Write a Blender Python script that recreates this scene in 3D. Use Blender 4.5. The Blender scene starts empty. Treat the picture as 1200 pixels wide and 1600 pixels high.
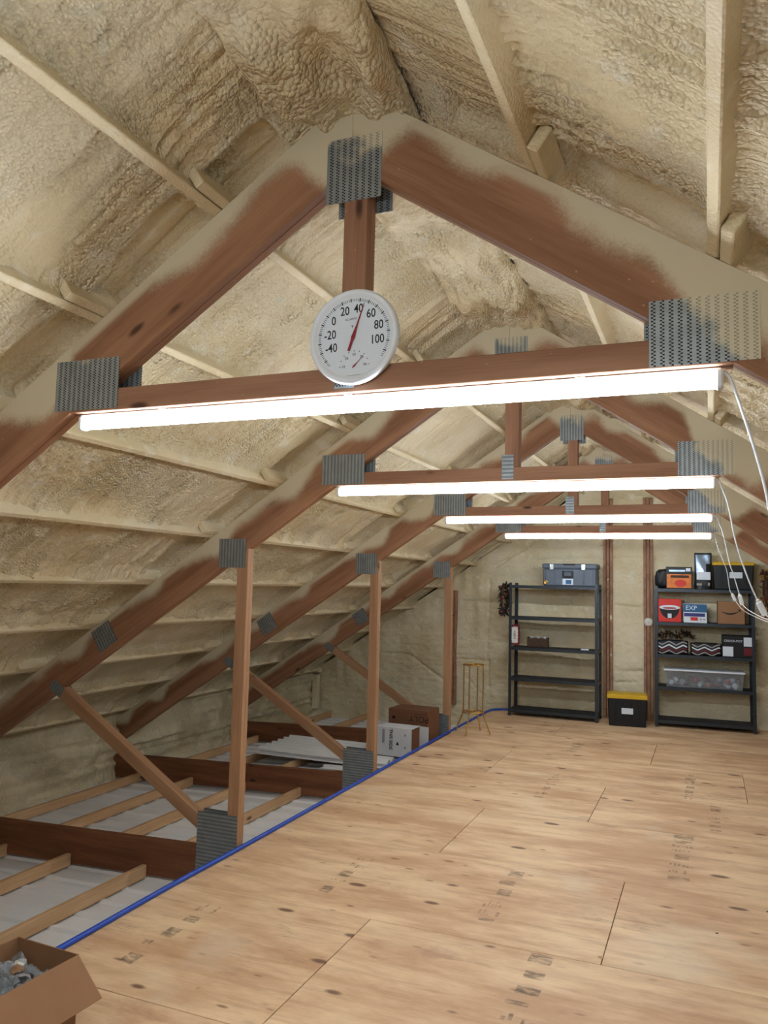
import bpy, bmesh, math, random
import numpy as np
from mathutils import Matrix, Vector

# ------------------------------------------------------------------ camera, world, exposure
SC = bpy.context.scene
COL = SC.collection
random.seed(7)
rng = np.random.default_rng(7)
PI = math.pi

F_PX, YAW, PITCH, ROLL, CAM_H = 1235.45, 0.390, 0.0894, 0.0237, 1.8716
_cy, _sy, _cp, _sp = math.cos(YAW), math.sin(YAW), math.cos(PITCH), math.sin(PITCH)
_f = Vector((-_sy * _cp, _cy * _cp, _sp)); _r = Vector((_cy, _sy, 0)); _u = _r.cross(_f)
_c, _s = math.cos(ROLL), math.sin(ROLL)
_r, _u = _c * _r + _s * _u, _c * _u - _s * _r
cam_d = bpy.data.cameras.new('camera')
cam_d.sensor_fit = 'HORIZONTAL'; cam_d.sensor_width = 36.0
cam_d.lens = F_PX * 36.0 / 1200.0
cam_d.clip_start = 0.02
cam = bpy.data.objects.new('camera', cam_d); COL.objects.link(cam)
cam.matrix_world = Matrix(((_r.x, _u.x, -_f.x, 0), (_r.y, _u.y, -_f.y, 0), (_r.z, _u.z, -_f.z, CAM_H), (0, 0, 0, 1)))
SC.camera = cam

wd = bpy.data.worlds.new('world'); SC.world = wd; wd.use_nodes = True
wd.node_tree.nodes['Background'].inputs[0].default_value = (0.02, 0.02, 0.02, 1)
wd.node_tree.nodes['Background'].inputs[1].default_value = 0.0
SC.view_settings.view_transform = 'Standard'
SC.view_settings.look = 'None'
SC.view_settings.gamma = 1.0
SC.view_settings.use_curve_mapping = False
SC.view_settings.exposure = 2.6
SC.cycles.diffuse_bounces = 4
SC.cycles.max_bounces = 8
LAMP_STRENGTH = 10.5
LAMP_COLOUR = (0.84, 0.93, 1.0, 1)

# ------------------------------------------------------------------ key dimensions (metres)
Y0, D = 2.4535, 2.44                       # front face of the nearest truss in view, truss spacing
TY = [Y0 + k * D for k in range(-1, 4)]    # trusses (the first stands over the camera)
XM, ZTOP, SLOPE = -1.165, 3.648, 2 / 3     # ridge line, upper edge of rafters, roof pitch 8/12
VD = 0.29                                  # plumb depth of a rafter
TH = math.atan(SLOPE); CT, ST = math.cos(TH), math.sin(TH)
Z_COLLAR, PLY = 2.531, 0.038
Y_BACK, Y_REAR = 12.17, -2.6
X_EAVE = 5.2                               # foam wall distance from ridge line
Z_LINER = -0.285
E_SL = 0.035                               # the eaves sag outward a little
def sag(x): return -E_SL * max(0.0, abs(x - XM) - 2.135)

# ------------------------------------------------------------------ materials
def lin(c):
    return tuple(((v / 255) / 12.92 if v / 255 <= 0.04045 else (((v / 255) + 0.055) / 1.055) ** 2.4) for v in c) + (1,)

def newmat(name):
    m = bpy.data.materials.new(name); m.use_nodes = True
    nt = m.node_tree; b = nt.nodes['Principled BSDF']
    return m, nt, b

def N(nt, t, **kw):
    n = nt.nodes.new(t)
    for k, v in kw.items():
        if k.startswith('i_'):
            key = k[2:]
            n.inputs[int(key) if key.isdigit() else key].default_value = v
        else:
            setattr(n, k, v)
    return n

def math_node(nt, op, a, b=None, clamp=False):
    n = nt.nodes.new('ShaderNodeMath'); n.operation = op; n.use_clamp = clamp
    for i, v in enumerate((a, b)):
        if v is None: continue
        if isinstance(v, (int, float)): n.inputs[i].default_value = v
        else: nt.links.new(v, n.inputs[i])
    return n.outputs[0]

def mixc(nt, fac, a, b, blend='MIX'):
    n = nt.nodes.new('ShaderNodeMix'); n.data_type = 'RGBA'; n.blend_type = blend
    for i, v in ((0, fac), (6, a), (7, b)):
        if isinstance(v, (int, float)): n.inputs[i].default_value = v
        elif isinstance(v, tuple): n.inputs[i].default_value = v
        else: nt.links.new(v, n.inputs[i])
    return n.outputs[2]

def smooth(nt, v, lo, hi):
    n = nt.nodes.new('ShaderNodeMapRange'); n.interpolation_type = 'SMOOTHSTEP'
    nt.links.new(v, n.inputs[0]); n.inputs[1].default_value = lo; n.inputs[2].default_value = hi
    return n.outputs[0]

def noise(nt, vec, scale, detail=4, rough=0.55):
    n = nt.nodes.new('ShaderNodeTexNoise'); n.inputs['Scale'].default_value = scale
    n.inputs['Detail'].default_value = detail; n.inputs['Roughness'].default_value = rough
    if vec is not None: nt.links.new(vec, n.inputs['Vector'])
    return n.outputs['Fac']

def mapping(nt, vec, scale=(1, 1, 1), loc=(0, 0, 0)):
    n = nt.nodes.new('ShaderNodeMapping'); n.inputs['Scale'].default_value = scale; n.inputs['Location'].default_value = loc
    nt.links.new(vec, n.inputs['Vector'])
    return n.outputs[0]

def objvec(nt, jitter=True):
    """object coordinates, shifted by a random offset per object"""
    tc = nt.nodes.new('ShaderNodeTexCoord')
    if not jitter: return tc.outputs['Object']
    oi = nt.nodes.new('ShaderNodeObjectInfo')
    m = nt.nodes.new('ShaderNodeVectorMath'); m.operation = 'MULTIPLY_ADD'
    cb = nt.nodes.new('ShaderNodeCombineXYZ')
    for i, k in enumerate((37.0, 17.0, 53.0)):
        nt.links.new(math_node(nt, 'MULTIPLY', oi.outputs['Random'], k), cb.inputs[i])
    m.inputs[1].default_value = (1, 1, 1)
    nt.links.new(tc.outputs['Object'], m.inputs[0]); nt.links.new(cb.outputs[0], m.inputs[2])
    return m.outputs[0]

def bump(nt, b, h, strength=0.3, dist=0.01):
    n = nt.nodes.new('ShaderNodeBump'); n.inputs['Strength'].default_value = strength; n.inputs['Distance'].default_value = dist
    nt.links.new(h, n.inputs['Height']); nt.links.new(n.outputs[0], b.inputs['Normal'])

def plain(name, col, rough=0.6, metal=0.0, var=0.08, scale=8, spec=0.4):
    m, nt, b = newmat(name)
    v = objvec(nt)
    f = noise(nt, v, scale)
    c = lin(col)
    dark = tuple(x * (1 - 2 * var) for x in c[:3]) + (1,); lite = tuple(min(1, x * (1 + var)) for x in c[:3]) + (1,)
    nt.links.new(mixc(nt, f, dark, lite), b.inputs['Base Color'])
    b.inputs['Roughness'].default_value = rough; b.inputs['Metallic'].default_value = metal
    b.inputs['Specular IOR Level'].default_value = spec
    return m

FOAM_C = (214, 198, 160)
def foam_colour(nt, vec):
    f = noise(nt, vec, 1.3, 2, 0.6)
    c = mixc(nt, smooth(nt, f, 0.3, 0.7), lin((210, 192, 154)), lin((226, 212, 181)))
    f2 = noise(nt, vec, 9, 1)
    return mixc(nt, smooth(nt, f2, 0.55, 0.8), c, lin((222, 212, 188)))

def foam_mat(name, scale=1.0, bstr=0.8, tint=None, stripes=0.0):
    m, nt, b = newmat(name)
    g = nt.nodes.new('ShaderNodeNewGeometry'); p = g.outputs['Position']
    c = foam_colour(nt, p)
    if tint: c = mixc(nt, 1.0, c, tint, 'MULTIPLY')
    nt.links.new(c, b.inputs['Base Color'])
    h1 = noise(nt, p, 85 * scale, 2, 0.6); h2 = noise(nt, p, 24 * scale, 1, 0.5)
    vo = nt.nodes.new('ShaderNodeTexVoronoi'); vo.inputs['Scale'].default_value = 72 * scale
    nt.links.new(p, vo.inputs['Vector'])
    patch = math_node(nt, 'ADD', smooth(nt, noise(nt, p, 2.2, 1), 0.36, 0.62), 0.3)
    hh = math_node(nt, 'ADD', math_node(nt, 'ADD', math_node(nt, 'MULTIPLY', h1, 0.35), math_node(nt, 'MULTIPLY', h2, 0.7)),
                   math_node(nt, 'MULTIPLY', math_node(nt, 'MULTIPLY', math_node(nt, 'POWER', vo.outputs['Distance'], 2.0), -1.0), patch))
    if stripes:     # spray passes run up the slope
        st = noise(nt, mapping(nt, p, (0.8, 15, 0.0)), 1.0, 2, 0.5)
        hh = math_node(nt, 'ADD', hh, math_node(nt, 'MULTIPLY', math_node(nt, 'ABSOLUTE', math_node(nt, 'SUBTRACT', st, 0.5)), -stripes))
    bump(nt, b, hh, bstr, 0.02)
    b.inputs['Roughness'].default_value = 0.62; b.inputs['Specular IOR Level'].default_value = 0.3
    return m

def wood_mat(name, c1, c2, cd, spray=None, rough=0.65, knots=0.05):
    m, nt, b = newmat(name)
    v = objvec(nt)
    w = noise(nt, mapping(nt, v, (0.7, 9, 9)), 1.0, 5, 0.6)
    fine = noise(nt, mapping(nt, v, (3, 130, 130)), 1.0, 3, 0.6)
    c = mixc(nt, smooth(nt, w, 0.28, 0.72), lin(c1), lin(c2))
    c = mixc(nt, math_node(nt, 'MULTIPLY', smooth(nt, fine, 0.45, 0.8), 0.35), c, lin(cd))
    vo = nt.nodes.new('ShaderNodeTexVoronoi'); vo.inputs['Scale'].default_value = 1.0
    nt.links.new(mapping(nt, v, (2.0, 6, 6)), vo.inputs['Vector'])
    kd = math_node(nt, 'ADD', vo.outputs['Distance'], math_node(nt, 'MULTIPLY', fine, 0.03))
    kn = math_node(nt, 'SUBTRACT', 1.0, smooth(nt, kd, knots, knots + 0.09))
    c = mixc(nt, math_node(nt, 'MULTIPLY', kn, 0.85), c, lin((52, 28, 16)))
    if spray is not None:
        tc = nt.nodes.new('ShaderNodeTexCoord')
        sx = nt.nodes.new('ShaderNodeSeparateXYZ'); nt.links.new(tc.outputs['Object'], sx.inputs[0])
        n1 = noise(nt, mapping(nt, v, (1, 0.001, 0.001)), 1.9, 1, 0.4)
        gp = nt.nodes.new('ShaderNodeNewGeometry'); gx = nt.nodes.new('ShaderNodeSeparateXYZ'); nt.links.new(gp.outputs['Position'], gx.inputs[0])
        def lobe(x0, r0, r1, k):
            d_ = math_node(nt, 'ABSOLUTE', math_node(nt, 'SUBTRACT', gx.outputs['X'], x0))
            return math_node(nt, 'MULTIPLY', math_node(nt, 'SUBTRACT', 1.0, smooth(nt, d_, r0, r1)), k)
        n2 = noise(nt, v, 14, 4, 0.6)
        t = math_node(nt, 'ADD', sx.outputs['Z'], math_node(nt, 'MULTIPLY', math_node(nt, 'SUBTRACT', n1, 0.5), 0.50))
        t = math_node(nt, 'ADD', t, math_node(nt, 'MULTIPLY', math_node(nt, 'SUBTRACT', n2, 0.5), 0.05))
        for a_ in ((XM, 0.06, 0.26, 0.16), (0.12, 0.08, 0.30, 0.18), (-2.62, 0.05, 0.30, 0.08)):
            t = math_node(nt, 'ADD', t, lobe(*a_))
        t = math_node(nt, 'ADD', t, math_node(nt, 'MULTIPLY', math_node(nt, 'SUBTRACT', noise(nt, v, 120, 2, 0.7), 0.5), 0.05))
        top = smooth(nt, sx.outputs['Z'], 0.075, 0.11)
        msk = math_node(nt, 'MAXIMUM', smooth(nt, t, spray - 0.045, spray + 0.045), math_node(nt, 'MULTIPLY', top, 0.8))
        c = mixc(nt, math_node(nt, 'MULTIPLY', msk, 0.93), c, lin((206, 196, 168)))
    # pale flecks of foam and dust
    fl = nt.nodes.new('ShaderNodeTexVoronoi'); fl.inputs['Scale'].default_value = 16.0
    nt.links.new(v, fl.inputs['Vector'])
    fm = math_node(nt, 'SUBTRACT', 1.0, smooth(nt, fl.outputs['Distance'], 0.035, 0.06))
    c = mixc(nt, math_node(nt, 'MULTIPLY', fm, 0.5), c, lin((205, 170, 130)))
    nt.links.new(c, b.inputs['Base Color'])
    b.inputs['Roughness'].default_value = rough; b.inputs['Specular IOR Level'].default_value = 0.3
    bump(nt, b, math_node(nt, 'ADD', w, fine), 0.15, 0.004)
    return m

def plate_mat(name, spray, xk=0.0):
    """galvanised truss plate: rows of punched slots, overspray from above"""
    m, nt, b = newmat(name)
    tc = nt.nodes.new('ShaderNodeTexCoord'); sx = nt.nodes.new('ShaderNodeSeparateXYZ')
    nt.links.new(tc.outputs['Object'], sx.inputs[0])
    def tri(v, per, off=0.0):
        a = math_node(nt, 'FRACT', math_node(nt, 'ADD', math_node(nt, 'MULTIPLY', v, 1 / per), off))
        return math_node(nt, 'ABSOLUTE', math_node(nt, 'SUBTRACT', a, 0.5))
    col = tri(sx.outputs['X'], 0.0254)
    inside = math_node(nt, 'LESS_THAN', col, 0.26)
    stag = math_node(nt, 'MULTIPLY', math_node(nt, 'GREATER_THAN', math_node(nt, 'FRACT', math_node(nt, 'MULTIPLY', sx.outputs['X'], 1 / 0.0254)), 0.5), 0.5)
    a = math_node(nt, 'FRACT', math_node(nt, 'ADD', math_node(nt, 'MULTIPLY', sx.outputs['Z'], 1 / 0.011), stag))
    row = math_node(nt, 'ABSOLUTE', math_node(nt, 'SUBTRACT', a, 0.5))
    slot = math_node(nt, 'MULTIPLY', inside, math_node(nt, 'LESS_THAN', row, 0.22))
    v = objvec(nt)
    g = noise(nt, v, 18, 4)
    c = mixc(nt, g, lin((118, 126, 130)), lin((172, 180, 184)))
    c = mixc(nt, slot, c, lin((38, 36, 36)))
    n1 = noise(nt, v, 7, 4, 0.6)
    t = math_node(nt, 'ADD', math_node(nt, 'ADD', math_node(nt, 'MULTIPLY', sx.outputs['X'], xk), math_node(nt, 'MULTIPLY', sx.outputs['Z'], 2.2)), math_node(nt, 'MULTIPLY', math_node(nt, 'SUBTRACT', n1, 0.5), 0.8))
    msk = math_node(nt, 'MULTIPLY', smooth(nt, t, spray - 0.06, spray + 0.12), math_node(nt, 'SUBTRACT', 1.0, math_node(nt, 'MULTIPLY', slot, 0.45)))
    c = mixc(nt, math_node(nt, 'MULTIPLY', msk, 0.92), c, lin((204, 195, 168)))
    nt.links.new(c, b.inputs['Base Color'])
    nt.links.new(math_node(nt, 'MULTIPLY', math_node(nt, 'SUBTRACT', 1.0, msk), 0.55), b.inputs['Metallic'])
    b.inputs['Roughness'].default_value = 0.42
    bump(nt, b, math_node(nt, 'SUBTRACT', 1.0, slot), 0.6, 0.003)
    return m

def plywood_mat():
    m, nt, b = newmat('plywood')
    g = nt.nodes.new('ShaderNodeNewGeometry')
    oi = nt.nodes.new('ShaderNodeObjectInfo')
    cb = nt.nodes.new('ShaderNodeCombineXYZ')
    nt.links.new(math_node(nt, 'MULTIPLY', oi.outputs['Random'], 31.0), cb.inputs[0])
    nt.links.new(math_node(nt, 'MULTIPLY', oi.outputs['Random'], 17.0), cb.inputs[1])
    va = nt.nodes.new('ShaderNodeVectorMath'); va.operation = 'ADD'
    nt.links.new(g.outputs['Position'], va.inputs[0]); nt.links.new(cb.outputs[0], va.inputs[1])
    v = va.outputs[0]
    broad = noise(nt, mapping(nt, v, (1.1, 3.0, 1)), 1.0, 5, 0.65)
    grain = noise(nt, mapping(nt, v, (1.6, 14, 1)), 1.0, 6, 0.65)
    fine = noise(nt, mapping(nt, v, (4, 90, 1)), 1.0, 3, 0.6)
    c = mixc(nt, smooth(nt, broad, 0.34, 0.66), lin((196, 155, 118)), lin((231, 199, 160)))
    c = mixc(nt, math_node(nt, 'MULTIPLY', smooth(nt, grain, 0.48, 0.74), 0.5), c, lin((168, 122, 90)))
    c = mixc(nt, math_node(nt, 'MULTIPLY', smooth(nt, fine, 0.5, 0.8), 0.16), c, lin((160, 116, 86)))
    pale = noise(nt, v, 1.1, 3)
    c = mixc(nt, math_node(nt, 'MULTIPLY', smooth(nt, pale, 0.58, 0.75), 0.45), c, lin((222, 205, 178)))
    # dark knots, stretched along the grain
    vo = nt.nodes.new('ShaderNodeTexVoronoi'); vo.inputs['Scale'].default_value = 1.0
    nt.links.new(mapping(nt, v, (2.6, 6.0, 1)), vo.inputs['Vector'])
    vsep = nt.nodes.new('ShaderNodeSeparateColor'); nt.links.new(vo.outputs['Color'], vsep.inputs[0])
    keep = math_node(nt, 'GREATER_THAN', vsep.outputs[0], 0.25)
    size = math_node(nt, 'MULTIPLY', vsep.outputs[1], 0.12)
    dd = math_node(nt, 'ADD', math_node(nt, 'SUBTRACT', vo.outputs['Distance'], size), math_node(nt, 'MULTIPLY', math_node(nt, 'SUBTRACT', grain, 0.5), 0.12))
    kn = math_node(nt, 'MULTIPLY', keep, math_node(nt, 'SUBTRACT', 1.0, smooth(nt, dd, 0.0, 0.09)))
    c = mixc(nt, math_node(nt, 'MULTIPLY', kn, 0.88), c, lin((104, 70, 52)))
    vs = nt.nodes.new('ShaderNodeTexVoronoi'); vs.inputs['Scale'].default_value = 1.0
    nt.links.new(mapping(nt, v, (5.5, 15.0, 1), (3, 8, 0)), vs.inputs['Vector'])
    ss_ = nt.nodes.new('ShaderNodeSeparateColor'); nt.links.new(vs.outputs['Color'], ss_.inputs[0])
    k2 = math_node(nt, 'MULTIPLY', math_node(nt, 'GREATER_THAN', ss_.outputs[0], 0.72), math_node(nt, 'SUBTRACT', 1.0, smooth(nt, math_node(nt, 'ADD', vs.outputs['Distance'], math_node(nt, 'MULTIPLY', math_node(nt, 'SUBTRACT', grain, 0.5), 0.5)), 0.08, 0.22)))
    k2 = math_node(nt, 'MULTIPLY', k2, smooth(nt, noise(nt, v, 0.9, 2), 0.45, 0.6))
    c = mixc(nt, math_node(nt, 'MULTIPLY', k2, 0.75), c, lin((112, 78, 58)))
    blotch = noise(nt, mapping(nt, v, (1.6, 2.6, 1), (9, 2, 0)), 1.0, 5, 0.7)
    c = mixc(nt, math_node(nt, 'MULTIPLY', smooth(nt, blotch, 0.56, 0.72), 0.4), c, lin((160, 118, 96)))
    # long dark cracks in the veneer
    cr = noise(nt, mapping(nt, v, (0.9, 16, 1), (5, 3, 0)), 1.0, 5, 0.55)
    cm = math_node(nt, 'MULTIPLY', math_node(nt, 'SUBTRACT', 1.0, smooth(nt, math_node(nt, 'ABSOLUTE', math_node(nt, 'SUBTRACT', cr, 0.5)), 0.0, 0.012)), smooth(nt, noise(nt, v, 1.7, 2), 0.6, 0.7))
    c = mixc(nt, math_node(nt, 'MULTIPLY', cm, 0.6), c, lin((92, 74, 60)))
    nt.links.new(c, b.inputs['Base Color'])
    b.inputs['Roughness'].default_value = 0.6; b.inputs['Specular IOR Level'].default_value = 0.35
    bump(nt, b, math_node(nt, 'SUBTRACT', grain, kn), 0.12, 0.004)
    return m

def ink_mat():
    m, nt, b = newmat('stamp_ink')
    g = nt.nodes.new('ShaderNodeNewGeometry')
    f = noise(nt, mapping(nt, g.outputs['Position'], (14, 40, 1)), 1.0, 4, 0.7)
    b.inputs['Base Color'].default_value = lin((78, 74, 76)); b.inputs['Roughness'].default_value = 0.7
    nt.links.new(math_node(nt, 'MULTIPLY', smooth(nt, f, 0.36, 0.62), 0.42), b.inputs['Alpha'])
    return m

def cardboard_mat(name, col=(150, 112, 82)):
    m, nt, b = newmat(name)
    v = objvec(nt)
    f = noise(nt, v, 5, 4); f2 = noise(nt, mapping(nt, v, (160, 3, 160)), 1.0, 2)
    c = lin(col)
    cc = mixc(nt, f, tuple(x * 0.85 for x in c[:3]) + (1,), tuple(x * 1.1 for x in c[:3]) + (1,))
    cc = mixc(nt, math_node(nt, 'MULTIPLY', f2, 0.15), cc, tuple(x * 0.6 for x in c[:3]) + (1,))
    nt.links.new(cc, b.inputs['Base Color']); b.inputs['Roughness'].default_value = 0.8
    b.inputs['Specular IOR Level'].default_value = 0.2
    return m

def emis(name, col, s):
    m = bpy.data.materials.new(name); m.use_nodes = True
    nt = m.node_tree; nt.nodes.clear()
    e = nt.nodes.new('ShaderNodeEmission'); e.inputs[0].default_value = col; e.inputs[1].default_value = s
    o = nt.nodes.new('ShaderNodeOutputMaterial'); nt.links.new(e.outputs[0], o.inputs[0])
    return m

def clear_mat(name, tint=(0.9, 0.93, 0.95, 1), amount=0.75):
    m = bpy.data.materials.new(name); m.use_nodes = True
    nt = m.node_tree; nt.nodes.clear()
    t = nt.nodes.new('ShaderNodeBsdfTransparent'); t.inputs[0].default_value = tint
    p = nt.nodes.new('ShaderNodeBsdfPrincipled'); p.inputs['Base Color'].default_value = (0.75, 0.78, 0.8, 1); p.inputs['Roughness'].default_value = 0.15
    n = noise(nt, None, 9, 3)
    mx = nt.nodes.new('ShaderNodeMixShader'); o = nt.nodes.new('ShaderNodeOutputMaterial')
    nt.links.new(math_node(nt, 'ADD', math_node(nt, 'MULTIPLY', n, 0.15), 0.925 - amount), mx.inputs[0])
    nt.links.new(t.outputs[0], mx.inputs[1]); nt.links.new(p.outputs[0], mx.inputs[2]); nt.links.new(mx.outputs[0], o.inputs[0])
    return m

M = {}
M['foam'] = foam_mat('spray_foam', 1.1, 0.75, None, 5.0)
M['foam_ridge'] = foam_mat('spray_foam_ridge', 0.8, 0.8)
M['foam_wall'] = foam_mat('spray_foam_wall', 0.7, 0.5, (0.97, 0.98, 0.99, 1))
M['foam_thin'] = foam_mat('foam_coat', 1.2, 0.25)
M['rafter'] = wood_mat('rafter_wood', (130, 90, 64), (166, 122, 92), (100, 66, 46), spray=0.082)
M['wood'] = wood_mat('truss_wood', (138, 98, 74), (170, 128, 102), (108, 72, 52))
M['post'] = wood_mat('post_wood', (152, 112, 82), (180, 140, 106), (122, 86, 60))
M['chord'] = wood_mat('chord_wood', (100, 60, 38), (140, 92, 62), (70, 40, 25))
M['joist'] = wood_mat('joist_wood', (182, 142, 102), (208, 170, 130), (150, 106, 70))
M['plate'] = plate_mat('truss_plate', 0.9)
M['plate_spray'] = plate_mat('truss_plate_oversprayed', 0.12)
M['plate_half'] = plate_mat('truss_plate_half_sprayed', 0.3)
M['plate_right'] = plate_mat('truss_plate_right_sprayed', 0.02, 2.4)
M['plywood'] = plywood_mat()
M['ink'] = ink_mat()
M['steel'] = plain('liner_steel', (228, 228, 228), 0.45, 0.0, 0.05, 3)
M['hose'] = plain('blue_hose', (34, 74, 178), 0.4)
M['white'] = plain('white_plastic', (222, 228, 236), 0.5, 0, 0.02)
M['cream'] = plain('cream_plastic', (216, 214, 206), 0.5, 0, 0.03)
M['slate'] = plain('slate_metal', (56, 62, 68), 0.35, 0.5, 0.08)
M['shelfboard'] = plain('dark_board', (30, 32, 36), 0.7)
M['black'] = plain('black_plastic', (16, 18, 22), 0.5)
M['yellow'] = plain('yellow_plastic', (208, 168, 34), 0.5)
M['grey_tote'] = plain('grey_plastic', (92, 102, 116), 0.5)
M['chrome'] = plain('latch_metal', (210, 214, 216), 0.25, 0.8, 0.02)
M['gold'] = plain('brass', (202, 160, 84), 0.28, 0.9, 0.05)
M['card'] = cardboard_mat('cardboard')
M['card_dark'] = cardboard_mat('brown_carton', (112, 76, 54))
M['card_white'] = cardboard_mat('white_carton', (206, 206, 208))
M['label'] = plain('paper_label', (212, 220, 230), 0.6, 0, 0.02)
M['red'] = plain('red_print', (206, 44, 34), 0.5)
M['blue'] = plain('blue_print', (26, 92, 138), 0.5)
M['navy'] = plain('navy_print', (46, 52, 120), 0.5)
M['ink_black'] = plain('black_print', (14, 14, 17), 0.6)
M['needle'] = plain('red_needle', (140, 30, 48), 0.4)
M['orange'] = plain('orange_print', (222, 122, 40), 0.5, 0, 0.25, 14)
M['green'] = plain('dark_greenery', (30, 44, 34), 0.7, 0, 0.2, 30)
M['berry'] = plain('pink_berry', (168, 74, 78), 0.5)
M['brown_leaf'] = plain('brown_leaf', (74, 52, 36), 0.7, 0, 0.3, 20)
M['gold_leaf'] = plain('gold_leaf', (168, 130, 48), 0.6, 0, 0.25, 20)
M['silver'] = plain('silver_foil', (150, 168, 190), 0.3, 0.6, 0.3, 6)
M['grey_print'] = plain('grey_stripe', (150, 146, 148), 0.8)
M['maroon'] = plain('maroon', (104, 28, 36), 0.7)
M['clear'] = clear_mat('clear_plastic', (0.86, 0.88, 0.9, 1), 0.88)
M['bag'] = clear_mat('bag_plastic', (0.7, 0.72, 0.74, 1), 0.8)
M['bag_dark'] = plain('dark_contents', (46, 47, 50), 0.5, 0, 0.3, 12)
M['lamp'] = emis('lamp_glow', LAMP_COLOUR, LAMP_STRENGTH)

# ------------------------------------------------------------------ mesh helpers
def link(o, parent=None):
    COL.objects.link(o)
    if parent is not None: o.parent = parent
    return o

def mesh_obj(name, verts, faces, mat, parent=None, mtx=None, smooth_=False):
    me = bpy.data.meshes.new(name); me.from_pydata([tuple(v) for v in verts], [], faces); me.update()
    if mat: me.materials.append(M[mat] if isinstance(mat, str) else mat)
    if smooth_: me.polygons.foreach_set('use_smooth', [True] * len(me.polygons))
    o = bpy.data.objects.new(name, me)
    if mtx is not None: o.matrix_basis = mtx
    return link(o, parent)

def bm_obj(name, bm, mat, parent=None, mtx=None, smooth_=False):
    me = bpy.data.meshes.new(name); bm.to_mesh(me); bm.free()
    if mat: me.materials.append(M[mat] if isinstance(mat, str) else mat)
    if smooth_: me.polygons.foreach_set('use_smooth', [True] * len(me.polygons))
    o = bpy.data.objects.new(name, me)
    if mtx is not None: o.matrix_basis = mtx
    return link(o, parent)

def shared(src, name, parent=None, mtx=None):
    o = src.copy(); o.name = name
    o.parent = None
    COL.objects.link(o)
    if parent is not None: o.parent = parent
    if mtx is not None: o.matrix_basis = mtx
    return o

def tr(x=0, y=0, z=0): return Matrix.Translation((x, y, z))
def rx(a): return Matrix.Rotation(a, 4, 'X')
def ry(a): return Matrix.Rotation(a, 4, 'Y')
def rz(a): return Matrix.Rotation(a, 4, 'Z')

def bm_box(bm, c, d, bev=0.0, m=None):
    r = bmesh.ops.create_cube(bm, size=1.0)
    vs = r['verts']
    for v in vs:
        v.co = Vector((v.co.x * d[0] + c[0], v.co.y * d[1] + c[1], v.co.z * d[2] + c[2]))
    if bev > 0:
        es = list({e for v in vs for e in v.link_edges})
        rr = bmesh.ops.bevel(bm, geom=es, offset=bev, segments=1, affect='EDGES', profile=0.5)
        vs = list({v for f in rr['faces'] for v in f.verts} | {v for v in vs if v.is_valid})
    if m is not None:
        for v in vs: v.co = m @ v.co
    return vs

def box(name, c, d, mat, parent=None, bev=0.003, rot=None):
    """box whose own origin is its centre"""
    bm = bmesh.new(); bm_box(bm, (0, 0, 0), d, min(bev, min(d) * 0.3))
    m = tr(*c)
    if rot is not None: m = m @ rot
    return bm_obj(name, bm, mat, parent, m)

def prism(name, poly, y0, y1, ang, mat, parent=None, bev=0.0025):
    """poly: (x, z) outline, extruded in y; own x axis turned by ang so that the grain follows the member"""
    cx = sum(p[0] for p in poly) / len(poly); cz = sum(p[1] for p in poly) / len(poly)
    ca, sa = math.cos(ang), math.sin(ang); h = (y1 - y0) / 2
    loc = [((p[0] - cx) * ca + (p[1] - cz) * sa, -(p[0] - cx) * sa + (p[1] - cz) * ca) for p in poly]
    bm = bmesh.new()
    a = [bm.verts.new((x, -h, z)) for x, z in loc]; b = [bm.verts.new((x, h, z)) for x, z in loc]
    n = len(loc)
    bm.faces.new(a); bm.faces.new(b[::-1])
    for i in range(n): bm.faces.new((a[i], b[i], b[(i + 1) % n], a[(i + 1) % n]))
    bmesh.ops.recalc_face_normals(bm, faces=bm.faces)
    if bev: bmesh.ops.bevel(bm, geom=list(bm.edges), offset=bev, segments=1, affect='EDGES', profile=0.5)
    return bm_obj(name, bm, mat, parent, tr(cx, (y0 + y1) / 2, cz) @ ry(-ang))

def tube_bm(bm, pts, r, seg=8, closed=False):
    pts = [Vector(p) for p in pts]; n = len(pts); rings = []
    up = Vector((0, 0, 1))
    for i, p in enumerate(pts):
        if closed: t = pts[(i + 1) % n] - pts[i - 1]
        else: t = pts[min(i + 1, n - 1)] - pts[max(i - 1, 0)]
        t.normalize()
        a = up if abs(t.dot(up)) < 0.95 else Vector((1, 0, 0))
        u = t.cross(a).normalized(); w = t.cross(u)
        rr = r[i] if isinstance(r, (list, tuple)) else r
        rings.append([bm.verts.new(p + (u * math.cos(k * 2 * PI / seg) + w * math.sin(k * 2 * PI / seg)) * rr) for k in range(seg)])
    m = n if closed else n - 1
    for i in range(m):
        A, B = rings[i], rings[(i + 1) % n]
        for k in range(seg): bm.faces.new((A[k], A[(k + 1) % seg], B[(k + 1) % seg], B[k]))
    if not closed:
        bm.faces.new(rings[0][::-1]); bm.faces.new(rings[-1])
    bmesh.ops.recalc_face_normals(bm, faces=bm.faces)

def tube(name, pts, r, mat, parent=None, seg=8, closed=False, mtx=None):
    bm = bmesh.new(); tube_bm(bm, pts, r, seg, closed)
    return bm_obj(name, bm, mat, parent, mtx, True)

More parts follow.
